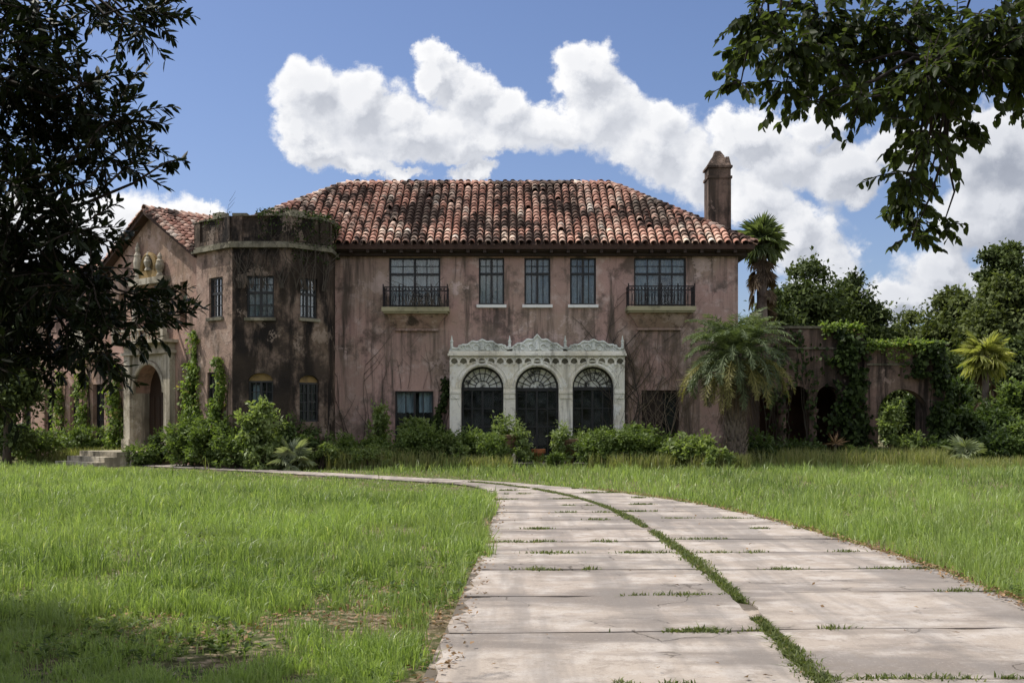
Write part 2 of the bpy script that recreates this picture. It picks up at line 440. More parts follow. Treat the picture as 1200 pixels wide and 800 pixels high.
M['litter'] = m_leaf('fallen_leaf', (0.12, 0.065, 0.03), (0.34, 0.22, 0.12), 0.10, 0.8)
M['palmetto'] = m_leaf('pale_palmetto_leaf', (0.16, 0.19, 0.10), (0.36, 0.40, 0.27), 0.25, 0.45)

# ------------------------------------------------------------------ object helpers
def link(o, parent=None):
    COL.objects.link(o)
    if parent is not None:
        o.parent = parent
    return o

def root_world(o):
    v = Vector((0, 0, 0))
    while o is not None:
        v += o.location
        o = o.parent
    return v

def thing(name, label, cat, loc=(0, 0, 0), group=None):
    o = bpy.data.objects.new(name, None)
    o.empty_display_size = 0.3
    o.location = loc
    COL.objects.link(o)
    tag(o, label, cat, group)
    return o

def tag(o, label=None, cat=None, group=None, kind=None):
    if label: o['label'] = label
    if cat: o['category'] = cat
    if group: o['group'] = group
    if kind: o['kind'] = kind
    return o

class MB:
    def __init__(self):
        self.v = []; self.f = []; self.var = []
    def add(self, vs, fs, var=0.0):
        b = len(self.v)
        self.v.extend([tuple(p) for p in vs])
        self.f.extend([tuple(i + b for i in f) for f in fs])
        self.var.extend([var] * len(vs))
    def hexa(self, p):      # 8 points: bottom 4 (ring), top 4 (ring)
        self.add(p, [(3, 2, 1, 0), (4, 5, 6, 7), (0, 1, 5, 4), (1, 2, 6, 5), (2, 3, 7, 6), (3, 0, 4, 7)])
    def box(self, x0, x1, y0, y1, z0, z1):
        self.hexa([(x0, y0, z0), (x1, y0, z0), (x1, y1, z0), (x0, y1, z0), (x0, y0, z1), (x1, y0, z1), (x1, y1, z1), (x0, y1, z1)])
    def fbox(self, fr, t0, t1, o0, o1, z0, z1):
        P = fr.P
        self.hexa([P(t0, o0, z0), P(t1, o0, z0), P(t1, o1, z0), P(t0, o1, z0), P(t0, o0, z1), P(t1, o0, z1), P(t1, o1, z1), P(t0, o1, z1)])
    def tube(self, pts, rad, n=6, cap=True):
        pts = [Vector(p) for p in pts]
        if not isinstance(rad, (list, tuple, np.ndarray)):
            rad = [rad] * len(pts)
        b = len(self.v)
        up = None
        for i, p in enumerate(pts):
            d = (pts[min(i + 1, len(pts) - 1)] - pts[max(i - 1, 0)])
            if d.length < 1e-9: d = Vector((0, 0, 1))
            d.normalize()
            if up is None:
                up = d.orthogonal().normalized()
            else:
                up = (up - d * up.dot(d))
                up = up.normalized() if up.length > 1e-6 else d.orthogonal().normalized()
            s = d.cross(up)
            for k in range(n):
                a = 2 * math.pi * k / n
                self.v.append(tuple(p + (up * math.cos(a) + s * math.sin(a)) * rad[i]))
                self.var.append(0.0)
        for i in range(len(pts) - 1):
            for k in range(n):
                k2 = (k + 1) % n
                self.f.append((b + i * n + k, b + i * n + k2, b + (i + 1) * n + k2, b + (i + 1) * n + k))
        if cap:
            self.f.append(tuple(b + k for k in reversed(range(n))))
            self.f.append(tuple(b + (len(pts) - 1) * n + k for k in range(n)))
    def lathe(self, c, prof, n=16, noise=0.0, rnd=None):
        b = len(self.v)
        for (r, z) in prof:
            for k in range(n):
                a = 2 * math.pi * k / n
                rr = r * (1 + (rnd.uniform(-noise, noise) if noise else 0))
                self.v.append((c[0] + rr * math.cos(a), c[1] + rr * math.sin(a), c[2] + z)); self.var.append(0.0)
        for i in range(len(prof) - 1):
            for k in range(n):
                k2 = (k + 1) % n
                self.f.append((b + i * n + k, b + i * n + k2, b + (i + 1) * n + k2, b + (i + 1) * n + k))
        self.f.append(tuple(b + k for k in reversed(range(n))))
        self.f.append(tuple(b + (len(prof) - 1) * n + k for k in range(n)))
    def mesh(self, name, mat, off=Vector((0, 0, 0)), smooth=False):
        me = bpy.data.meshes.new(name)
        ox, oy, oz = off
        me.from_pydata([(x - ox, y - oy, z - oz) for x, y, z in self.v], [], self.f)
        if any(self.var):
            at = me.attributes.new('var', 'FLOAT', 'POINT')
            at.data.foreach_set('value', np.array(self.var, dtype=np.float32))
        me.materials.append(mat)
        if smooth:
            me.polygons.foreach_set('use_smooth', [True] * len(me.polygons))
        me.update()
        return me
    def build(self, name, mat, parent=None, smooth=False, base=None):
        off = root_world(parent) if parent is not None else Vector(base if base else (0, 0, 0))
        o = bpy.data.objects.new(name, self.mesh(name, mat, off, smooth))
        if parent is None: o.location = off
        return link(o, parent)

def np_obj(name, V, faces, mat, parent=None, var=None, smooth=False, base=None):
    off = np.array(root_world(parent)) if parent is not None else np.array(base if base is not None else (0, 0, 0), dtype=float)
    V = np.asarray(V, dtype=np.float64) - off
    me = bpy.data.meshes.new(name)
    me.vertices.add(len(V))
    me.vertices.foreach_set('co', V.astype(np.float32).ravel())
    faces = [f for f in faces if len(f)]
    nl = sum(f.size for f in faces); npoly = sum(len(f) for f in faces)
    me.loops.add(nl)
    me.loops.foreach_set('vertex_index', np.concatenate([f.ravel() for f in faces]).astype(np.int32))
    st = []; c = 0
    for f in faces:
        st.append(c + np.arange(len(f)) * f.shape[1]); c += f.size
    me.polygons.add(npoly)
    me.polygons.foreach_set('loop_start', np.concatenate(st).astype(np.int32))
    if var is not None:
        at = me.attributes.new('var', 'FLOAT', 'POINT')
        at.data.foreach_set('value', np.asarray(var, dtype=np.float32))
    if smooth:
        me.polygons.foreach_set('use_smooth', np.ones(npoly, dtype=bool))
    me.materials.append(mat)
    me.update(calc_edges=True)
    o = bpy.data.objects.new(name, me)
    if parent is None: o.location = tuple(off)
    return link(o, parent)

class Fr:
    def __init__(self, o, u, n):
        self.o = Vector(o); self.u = Vector(u).normalized(); self.n = Vector(n).normalized()
    def P(self, t, o, z):
        p = self.o + self.u * t + self.n * o
        return Vector((p.x, p.y, self.o.z + z))
    def t(self, px, o=0.0):         # where the sight line of a photo column meets this wall
        k = (px - 600) / FP
        q = self.o + self.n * o
        return (k * q.y - q.x) / (self.u.x - k * self.u.y)
    def z(self, t, py, o=0.0):
        p = self.P(t, o, 0)
        return EYE + (490 - py) / FP * p.y

def at(px, py, Y):
    return Vector(((px - 600) / FP * Y, Y, EYE + (490 - py) / FP * Y))

def wall(mb, fr, t0, t1, z0, z1, ops, thick, ztop=None):
    """a wall slab with openings; ops: (ta, tb, za, zb, arch) - with arch, zb is the springing height of a half-round"""
    def top(op, t):
        ta, tb, za, zb, arch = op
        if not arch: return zb
        c = (ta + tb) / 2; r = (tb - ta) / 2
        return zb + math.sqrt(max(0.0, r * r - (t - c) ** 2)) * (arch if arch is not True else 1.0)
    cuts = {t0, t1}
    for op in ops:
        cuts |= {op[0], op[1]}
        if op[4]:
            c = (op[0] + op[1]) / 2; r = (op[1] - op[0]) / 2
            for k in range(1, 14):
                cuts.add(c - r * math.cos(math.pi * k / 14))
    zt = ztop if ztop else (lambda t: z1)
    cuts = sorted(x for x in cuts if t0 - 1e-6 <= x <= t1 + 1e-6)
    for a, b in zip(cuts, cuts[1:]):
        if b - a < 1e-6: continue
        mid = (a + b) / 2
        here = sorted([op for op in ops if op[0] < mid < op[1]], key=lambda o: o[2])
        lo = (z0, z0)
        segs = []
        for op in here:
            segs.append((lo, (op[2], op[2])))
            lo = (top(op, a), top(op, b))
        segs.append((lo, (zt(a), zt(b))))
        for (la, lb), (ha, hb) in segs:
            if ha - la < 1e-4 and hb - lb < 1e-4: continue
            P = fr.P
            q = [P(a, 0, la), P(b, 0, lb), P(b, 0, hb), P(a, 0, ha)]
            r_ = [P(a, -thick, la), P(b, -thick, lb), P(b, -thick, hb), P(a, -thick, ha)]
            mb.add(q + r_, [(0, 1, 2, 3), (7, 6, 5, 4), (0, 4, 5, 1), (3, 2, 6, 7)])
    for op in ops:
        for tt in (op[0], op[1]):
            mb.add([fr.P(tt, 0, op[2]), fr.P(tt, -thick, op[2]), fr.P(tt, -thick, op[3]), fr.P(tt, 0, op[3])], [(0, 1, 2, 3)])
    for tt in (t0, t1):
        mb.add([fr.P(tt, 0, z0), fr.P(tt, -thick, z0), fr.P(tt, -thick, zt(tt)), fr.P(tt, 0, zt(tt))], [(0, 1, 2, 3)])

def ring(mb, pts, o0, o1, z0, z1):
    """a strip following an open outline of (x, y) points, mitred, from offset o0 to o1 outward (to the right of travel)"""
    n = len(pts)
    def off(i, d):
        p = Vector(pts[i])
        ns = []
        for a, b in ((i - 1, i), (i, i + 1)):
            if a >= 0 and b < n:
                e = (Vector(pts[b]) - Vector(pts[a])).normalized()
                ns.append(Vector((e.y, -e.x)))
        if len(ns) == 1: return p + ns[0] * d
        m = (ns[0] + ns[1]).normalized()
        return p + m * (d / max(0.3, m.dot(ns[0])))
    A = [off(i, o0) for i in range(n)]; B = [off(i, o1) for i in range(n)]
    for i in range(n - 1):
        a0, a1, b0, b1 = A[i], A[i + 1], B[i], B[i + 1]
        mb.hexa([(a0.x, a0.y, z0), (a1.x, a1.y, z0), (b1.x, b1.y, z0), (b0.x, b0.y, z0), (a0.x, a0.y, z1), (a1.x, a1.y, z1), (b1.x, b1.y, z1), (b0.x, b0.y, z1)])

# ================================================================== SETTING: ground, driveway
gb = MB()
gb.add([(-900, -400, 0), (900, -400, 0), (900, 1500, 0), (-900, 1500, 0)], [(0, 1, 2, 3)])
ground = gb.build('ground', M['ground'])
tag(ground, 'broad lawn ground reaching back to the tree line', kind='structure')

Lp = np.array([(-.85, -2), (-.62, 4), (-.53, 6.6), (-.48, 8.2), (-.43, 10.2), (-.36, 13.2), (-.30, 17.0), (-.32, 20.0), (-.42, 22.6), (-.65, 24.3), (-1.2, 25.9), (-2.1, 26.9), (-4.6, 29.3), (-7.3, 31.9), (-10.2, 34.5), (-12.8, 36.6)])
Rp = np.array([(4.3, -2), (4.15, 4), (4.13, 6.6), (4.22, 8.4), (4.33, 10.4), (4.25, 13.4), (3.9, 17.0), (3.25, 20.2), (2.1, 23.2), (.95, 25.1), (-.4, 26.9), (-2.0, 28.3), (-5.0, 31.1), (-7.9, 34.0), (-10.9, 36.9), (-13.6, 38.6)])
def catmull(P, s):
    n = len(P)
    i = np.clip(np.floor(s).astype(int), 0, n - 2)
    f = (s - i)[:, None]
    p0 = P[np.clip(i - 1, 0, n - 1)]; p1 = P[i]; p2 = P[i + 1]; p3 = P[np.clip(i + 2, 0, n - 1)]
    return 0.5 * ((2 * p1) + (-p0 + p2) * f + (2 * p0 - 5 * p1 + 4 * p2 - p3) * f ** 2 + (-p0 + 3 * p1 - 3 * p2 + p3) * f ** 3)
SS = np.linspace(0, len(Lp) - 1, 600)
Ls, Rs = catmull(Lp, SS), catmull(Rp, SS)
Cs = (Ls + Rs) / 2
arc = np.concatenate([[0], np.cumsum(np.linalg.norm(np.diff(Cs, axis=0), axis=1))])
def s_at_y(y): return float(np.interp(y, Cs[:340, 1], SS[:340]))
def edge_pts(s, w):
    s = np.atleast_1d(np.asarray(s, dtype=float))
    return catmull(Lp, s) * (1 - np.asarray(w)[..., None] if np.ndim(w) else 1 - w) + catmull(Rp, s) * (np.asarray(w)[..., None] if np.ndim(w) else w)
POLY = np.concatenate([Ls, Rs[::-1]])
def in_drive(x, y, grow=0.0):
    """mask of points on the paving"""
    res = np.zeros(len(x), dtype=bool)
    px, py = POLY[:, 0], POLY[:, 1]
    qx, qy = np.roll(px, -1), np.roll(py, -1)
    for c in range(0, len(x), 20000):
        X = x[c:c + 20000, None]; Y = y[c:c + 20000, None]
        cr = ((py > Y) != (qy > Y)) & (X < (qx - px) * (Y - py) / (qy - py + 1e-12) + px)
        res[c:c + 20000] = cr.sum(1) % 2 == 1
    return res

driveway = bpy.data.objects.new('driveway', None); COL.objects.link(driveway)
tag(driveway, 'pale cracked concrete driveway of two lanes curving towards the house', kind='structure')
bed = MB()
k = len(SS)
bed.add([(*p, 0.028) for p in Ls] + [(*p, 0.028) for p in Rs], [(i, i + 1, k + i + 1, k + i) for i in range(k - 1)])
tag(bed.build('driveway_bed', M['dust'], driveway))
JL = [-2, .1, 1.7, 3.2, 4.75, 6.35, 7.97, 9.6, 11.3, 12.65, 13.8, 15.35, 16.7, 18.0, 19.4, 21.0, 22.5, 23.7]
JR = [-2, .3, 1.9, 3.4, 4.9, 6.5, 8.05, 9.75, 11.2, 12.6, 14.0, 15.3, 16.9, 18.2, 19.6, 21.2, 22.6, 23.8]
rs = random.Random(3)
def slab(sa, sb, w0, w1):
    la = np.interp(sb, SS, arc) - np.interp(sa, SS, arc)
    gap = .011
    ds = (sb - sa) / max(la, 0.1) * gap
    A0, A1 = sa + ds, sb - ds
    per = [(A0, w0 + (w1 - w0) * f) for f in np.linspace(0, 1, 9)[:-1]] + [(A0 + (A1 - A0) * f, w1) for f in np.linspace(0, 1, 8)[:-1]]
    per += [(A1, w1 + (w0 - w1) * f) for f in np.linspace(0, 1, 9)[:-1]] + [(A1 + (A0 - A1) * f, w0) for f in np.linspace(0, 1, 8)[:-1]]
    p = np.array([edge_pts(np.array([a]), b)[0] for a, b in per])
    c = p.mean(0)
    outer = (w0 == 0.0, w1 == 1.0)
    q = []
    for (a, b), xy in zip(per, p):
        d = c - xy; d /= np.linalg.norm(d)
        k_ = rs.uniform(0, .016)
        if (outer[0] and b == w0) or (outer[1] and b == w1): k_ = rs.uniform(0, .13)
        elif b in (w0, w1): k_ = rs.uniform(0, .04)
        if rs.random() < .06: k_ += rs.uniform(.02, .07)
        q.append(xy + d * k_)
    z = 0.045 + rs.uniform(-.006, .006); tx, ty = rs.uniform(-.003, .003), rs.uniform(-.003, .003)
    n = len(q)
    V = [(x, y, z + tx * (x - c[0]) + ty * (y - c[1])) for x, y in q] + [(x, y, -.05) for x, y in q]
    mb = MB()
    mb.add(V, [tuple(range(n))] + [(i, (i + 1) % n, n + (i + 1) % n, n + i) for i in range(n)])
    return mb.build('slab', M['concrete'], driveway)
for lane, J in ((0, JL), (1, JR)):
    sv = [s_at_y(y) for y in J] + [9.75, 10.4]
    for a, b in zip(sv, sv[1:]):
        if lane == 0: slab(a, b, 0.0, 0.492)
        else: slab(a, b, 0.508, 1.0)
sw = list(np.linspace(10.4, len(Lp) - 1.0, 9))
for a, b in zip(sw, sw[1:]):
    slab(a, b, 0.0, 1.0)

# ================================================================== MANSION
mansion = thing('mansion', 'abandoned two storey pink stucco mansion with red barrel tile roof and white triple arch porch', 'mansion', (0, 37, 0))
F0 = Fr((0, 37, 0), (1, 0, 0), (0, -1, 0))
def X0(px, o=0.0): return F0.t(px, o)
def Z0(py, o=0.0): return EYE + (490 - py) / FP * (37 - o)
EAVE = 7.22
WX0, WX1, WY1 = -10.1, 7.54, 45.0
T = 0.34

win2 = [(456, 516, 302, 360), (561, 591, 302, 357), (614.5, 645, 302, 357), (668, 698.5, 302, 357), (743, 804, 302, 359)]
ops = [(X0(a), X0(b), Z0(d), Z0(c), None) for a, b, c, d in win2]
g1 = (X0(463), X0(508), 0.55, Z0(458), None)
g2 = (X0(752), X0(796), 0.12, Z0(457), None)
arches_px = [(540, 590), (604, 655), (671, 720)]
PO = 0.42
arch_t = [(X0(a, PO), X0(b, PO)) for a, b in arches_px]
back_ops = [(a - 0.02, b + 0.02, 0.10, Z0(427), None) for a, b in arch_t]
mw = MB()
wall(mw, F0, WX0, WX1, 0, EAVE, ops + [g1, g2] + back_ops, T)
# side and back walls
Fside = Fr((WX1, 37 + T, 0), (0, 1, 0), (1, 0, 0))
wall(mw, Fside, 0, WY1 - 37 - T, 0, EAVE, [], T)
mw.box(WX0, WX0 + T, 37 + T, WY1, 0, EAVE)
mw.box(WX0 + T, WX1 - T, WY1 - T, WY1, 0, EAVE)
mw.build('main_wall', M['stucco'], mansion)
inner = MB()
inner.box(WX0 + T, WX1 - T, 40.2, 40.3, 0, EAVE)
inner.box(WX0 + T, WX1 - T, 37 + T, 40.2, 3.7, 3.95)
inner.box(WX0 + T, WX1 - T, 37 + T, 40.2, 0.02, 0.1)
for xx in (-4.9, -1.7, 0.3, 1.8, 3.9):
    inner.box(xx, xx + .1, 37 + T + .3, 40.19, 3.96, EAVE)
inner.build('interior_partition', M['dark'], mansion)

def curtain(fr, t0, t1, z0, z1, o, parent, seed):
    r_ = random.Random(seed)
    n = max(8, int((t1 - t0) / 0.035))
    mb = MB()
    V = []
    for i in range(n + 1):
        t = t0 + (t1 - t0) * i / n
        d = 0.03 * math.sin(i * 1.25 + r_.uniform(-.3, .3)) + r_.uniform(-.008, .008)
        zb = z0 + r_.uniform(0, .03)
        V += [fr.P(t, o + d, zb), fr.P(t, o + d * .5, z1)]
    mb.add(V, [(2 * i, 2 * i + 2, 2 * i + 3, 2 * i + 1) for i in range(n)])
    return mb.build('curtain', M['curtain'], parent, True)

def window(fr, t0, t1, z0, z1, leaves, parent, curtains=(), transom=None, rows=2, colsper=2, lowrows=0, o=-0.12, sill=None, seed=0, name='window', fmat='frame'):
    """steel casement: frame mesh is the part; panes, muntins, curtain its sub-parts"""
    fm = MB()
    fw = 0.055
    fm.fbox(fr, t0, t0 + fw, o - .05, o + .05, z0, z1)
    fm.fbox(fr, t1 - fw, t1, o - .05, o + .05, z0, z1)
    fm.fbox(fr, t0 + fw, t1 - fw, o - .048, o + .048, z1 - fw, z1)
    fm.fbox(fr, t0 + fw, t1 - fw, o - .048, o + .048, z0, z0 + fw)
    zt = None
    if transom:
        zt = z1 - (z1 - z0) * transom
        fm.fbox(fr, t0 + fw, t1 - fw, o - .046, o + .046, zt - .04, zt + .04)
    win = fm.build(name, M[fmat], parent)
    edges = np.linspace(t0 + fw, t1 - fw, leaves + 1)
    mu = MB()
    for i in range(leaves):
        a, b = edges[i], edges[i + 1]
        if i: fm2 = mu.fbox(fr, a - .035, a + .035, o - .04, o + .04, z0 + fw, z1 - fw)
        spans = [(z0 + fw, (zt - .04) if zt else z1 - fw, lowrows, 0)]
        if zt: spans.append((zt + .04, z1 - fw, rows, 1))
        for za, zb, rw, up in spans:
            g_ = MB()
            g_.fbox(fr, a + .01, b - .01, o - .006, o + .002, za, zb)
            g_.build('pane', M['darkglass' if z0 < 3 else 'glass'], win)
            for c in range(1, colsper * (1 if up or lowrows else 1)):
                tt = a + (b - a) * c / colsper
                mu.fbox(fr, tt - .016, tt + .016, o + .003, o + .03, za, zb)
            for c in range(1, rw):
                zz = za + (zb - za) * c / rw
                mu.fbox(fr, a, b, o + .003, o + .026, zz - .014, zz + .014)
    if mu.v: mu.build('muntin', M[fmat], win)
    for i, (ca, cb, za, zb) in enumerate(curtains):
        w = t1 - t0
        curtain(fr, t0 + w * ca, t0 + w * cb, z0 + (z1 - z0) * za, z0 + (z1 - z0) * zb, o - .22, win, seed * 7 + i)
    if sill:
        s_ = MB()
        s_.fbox(fr, t0 - .07, t1 + .07, -T + .05, .10, z0 - .10, z0 - .003)
        s_.build('sill', M['sill'], win)
    return win

cur = [
    [(0, .45, 0, 1), (.55, .78, .3, 1), (.86, 1, 0, 1)],
    [(.02, .42, 0, 1), (.56, .98, 0, 1)],
    [(.02, .40, 0, 1), (.55, 1, 0, .98)],
    [(0, .36, .0, 1), (.52, 1, 0, 1)],
    [(0, .25, 0, 1), (.27, .5, .0, 1), (.52, .76, .62, 1), (.78, 1, 0, 1)]]
for i, op in enumerate(ops):
    big = i in (0, 4)
    window(F0, op[0], op[1], op[2], op[3], 2 if big else 2, mansion, cur[i], transom=.34 if not big else .33, rows=2, colsper=2, lowrows=0,
           sill=not big, seed=i + 1)
window(F0, *g1[:4], 2, mansion, [(.02, .46, .62, 1), (.60, .96, .62, 1)], transom=None, colsper=2, lowrows=0, seed=11)
# ground floor door right of the porch, dark double leaf
dr = MB()
dr.fbox(F0, g2[0], g2[0] + .09, -.2, -.08, g2[2], g2[3]); dr.fbox(F0, g2[1] - .09, g2[1], -.2, -.08, g2[2], g2[3])
dr.fbox(F0, g2[0] + .09, g2[1] - .09, -.198, -.082, g2[3] - .09, g2[3])
d_ = dr.build('garden_door', M['door'], mansion)
lf = MB(); lf.fbox(F0, g2[0] + .1, (g2[0] + g2[1]) / 2 + .1, -.17, -.13, g2[2], g2[3] - .1); lf.build('door_leaf', M['door'], d_)
pn = MB(); pn.fbox(F0, (g2[0] + g2[1]) / 2 + .11, g2[1] - .1, -.16, -.15, g2[2], g2[3] - .1); pn.build('pane', M['darkglass'], d_)

# balconies
def balcony(pl, pr, py_top, py_bot, px_w):
    o = 0.75
    t0, t1 = X0(pl, o), X0(pr, o)
    zt = Z0(py_top, o); zb = Z0(py_bot, o)
    sb = MB()
    sb.fbox(F0, t0, t1, 0.003, o, zb, zt)
    sb.fbox(F0, t0 + .05, t1 - .05, 0.004, o - .06, zb - .06, zb - .003)
    bal = sb.build('balcony', M['slabm'], mansion)
    cb = MB()
    a0, a1 = t0 + .12, t1 - .12; b0, b1 = t0 + .45, t1 - .45
    z1_ = zb - .063; z0_ = z1_ - .46
    P = F0.P
    cb.hexa([P(b0, .005, z0_), P(b1, .005, z0_), P(b1, .10, z0_), P(b0, .10, z0_), P(a0, .005, z1_), P(a1, .005, z1_), P(a1, .52, z1_), P(a0, .52, z1_)])
    cb.fbox(F0, b0 - .06, b1 + .06, .005, .13, z0_ - .07, z0_ - .003)
    cb.build('corbel', M['stucco'], bal)
    rl = MB()
    oo = o - .06; za, zc = zt, zt + .66
    ta, tb = t0 + .05, t1 - .05
    for zz in (za + .05, za + .52, zc):
        rl.fbox(F0, ta, tb, oo - .015, oo + .015, zz - .014, zz + .014)
        for tt in (ta, tb):
            rl.fbox(F0, tt - .013, tt + .013, .01, oo - .016, zz - .014, zz + .014)
    n = 21
    for i in range(n):
        tt = ta + (tb - ta) * i / (n - 1)
        w = .018 if i % 5 == 0 else .010
        rl.fbox(F0, tt - w, tt + w, oo - w, oo + w, za + .003, zc + (.09 if i % 5 == 0 else .0))
        if i < n - 1:   # scrolls
            c = F0.P(tt + (tb - ta) / (n - 1) / 2, oo, za + .585)
            rl.tube([c + Vector((.036 * math.cos(q), 0, .048 * math.sin(q))) for q in np.linspace(0, 2 * math.pi, 9)], .008, 4, False)
            if i % 2:
                c = F0.P(tt + (tb - ta) / (n - 1) / 2, oo, za + .30)
                rl.tube([c + Vector((.034 * math.cos(q), 0, .15 * math.sin(q))) for q in np.linspace(0, 2 * math.pi, 9)], .008, 4, False)
    for k in range(5):
        oo2 = oo * (k + .5) / 5.5
        for tt in (ta, tb):
            rl.fbox(F0, tt - .010, tt + .010, oo2 - .010, oo2 + .010, za + .003, zc)
    rl.build('railing', M['iron'], bal)
    return bal
balcony(447, 526, 359.5, 364.5, 0)
balcony(735, 816, 358.5, 363.5, 0)

# white triple arch porch front
pz = lambda py: EYE + (490 - py) / FP * (37 - PO)
FPo = Fr((0, 37 - PO, 0), (1, 0, 0), (0, -1, 0))
pt0, pt1 = X0(527, PO), X0(732, PO)
PTOP = pz(417)
po = MB()
aops = [(a, b, 0.06, pz(429) - (b - a) / 2, True) for a, b in arch_t]
wall(po, FPo, pt0, pt1, 0, PTOP, aops, PO - .003)
portico = po.build('portico', M['stone'], mansion)
cn = MB()
cn.fbox(F0, pt0 - .06, pt1 + .06, .003, PO + .12, PTOP + .003, PTOP + .08)
cn.fbox(F0, pt0 - .03, pt1 + .03, .003, PO + .07, PTOP + .083, PTOP + .16)
cn.build('cornice', M['stone'], portico)
# little arcade frieze below the cornice
sc = MB()
n = 19
wv = (pt1 - pt0) / n
for i in range(n):
    c = pt0 + wv * (i + .5)
    r_ = wv * .5 - .012
    pts = [F0.P(c + r_ * math.cos(q), PO + .03, PTOP - .20 + r_ * 1.05 * math.sin(q)) for q in np.linspace(0, math.pi, 9)]
    sc.tube(pts, .030, 5)
for i in range(n + 1):
    c = min(max(pt0 + wv * i, pt0 + .04), pt1 - .04)
    sc.fbox(F0, c - .035, c + .035, PO + .001, PO + .07, PTOP - .30, PTOP - .20)
sc.build('scalloped_frieze', M['stone'], portico)
hd = MB()
for i in range(n):
    c = pt0 + wv * (i + .5); r_ = wv * .5 - .02
    hd.add([F0.P(c, PO + .004, PTOP - .27)] + [F0.P(c + r_ * math.cos(q), PO + .004, PTOP - .20 + r_ * math.sin(q)) for q in np.linspace(0, math.pi, 9)], [(0, k_, k_ + 1) for k_ in range(1, 9)])
hd.build('frieze_shade_discs', M['cap'], portico)  # flat dark half discs painting shade into the little arches
# carved crest: three curved lobes between little pinnacles
centers = [(a + b) / 2 for a, b in arch_t]
for j, c in enumerate(centers):
    cr = MB()
    half = 1.0; H = .45 if j == 1 else .38
    N = 28
    prof = []
    for i in range(N + 1):
        u = -1 + 2 * i / N
        h = H * (0.30 + 0.70 * (math.cos(u * math.pi / 2) ** 1.5)) + .03 * math.cos(u * 19)
        if j == 1: h += .10 * max(0, 1 - abs(u) * 7)
        prof.append((c + u * half, h))
    zb = PTOP + .163
    oA, oB = .10, PO - .02
    V = []
    for t_, h in prof:
        V += [F0.P(t_, oB, zb), F0.P(t_, oB, zb + h), F0.P(t_, oA, zb), F0.P(t_, oA, zb + h)]
    Fq = []
    for i in range(N):
        a = 4 * i; b = a + 4
        Fq += [(a, b, b + 1, a + 1), (a + 2, a + 3, b + 3, b + 2), (a + 1, b + 1, b + 3, a + 3), (a, a + 2, b + 2, b)]
    Fq += [(0, 1, 3, 2), (4 * N, 4 * N + 2, 4 * N + 3, 4 * N + 1)]
    cr.add(V, Fq)
    # raised scrolls on the face
    for i in range(0, N, 1):
        (ta, ha), (tb, hb) = prof[i], prof[i + 1]
        cr.tube([F0.P(ta, oB + .012, zb + ha - .05), F0.P(tb, oB + .012, zb + hb - .05)], .03, 5)
    for s_ in (-1, 1):
        for kk, (du, rr) in enumerate(((.22, .10), (.52, .085), (.80, .06))):
            cc = F0.P(c + s_ * du * half * .9, oB + .015, zb + .13)
            cr.tube([cc + Vector((rr * math.cos(q), 0, rr * math.sin(q))) for q in np.linspace(0, 1.7 * math.pi, 12)], .026, 5)
    cr.tube([F0.P(c, oB + .02, zb + .04), F0.P(c, oB + .03, zb + H * .75)], [.09, .04], 8)
    cr.build('crest', M['crest'], portico)
for c in (pt0 + .06, (centers[0] + centers[1]) / 2, (centers[1] + centers[2]) / 2, pt1 - .06):
    fn = MB()
    p = F0.P(c, .30, PTOP + .162)
    fn.lathe(p, [(.085, 0), (.085, .06), (.05, .08), (.045, .30), (.06, .33), (.035, .37), (.008, .52)], 8)
    fn.build('finial', M['crest'], portico)
# column capitals, bases and arch mouldings
for (a, b) in ((527, 540), (590, 604), (655, 671), (720, 732)):
    ta, tb = X0(a, PO), X0(b, PO)
    cp = MB()
    zc = pz(461)
    cp.fbox(F0, ta + .002, tb - .002, PO - .30, PO + .05, zc, zc + .07)
    cp.fbox(F0, ta + .03, tb - .03, PO - .28, PO + .03, zc - .16, zc - .003)
    cp.fbox(F0, ta + .01, tb - .01, PO - .30, PO + .045, .12, .34)
    cp.build('capital', M['stone'], portico)
for op in aops:
    c = (op[0] + op[1]) / 2; r_ = (op[1] - op[0]) / 2
    ml = MB()
    for rr, oo, th in ((r_ + .05, PO + .01, .035), (r_ + .17, PO + .0, .022)):
        ml.tube([F0.P(c + rr * math.cos(q), oo, op[3] + rr * math.sin(q)) for q in np.linspace(0, math.pi, 22)], th, 6)
    ml.build('arch_moulding', M['stone'], portico)
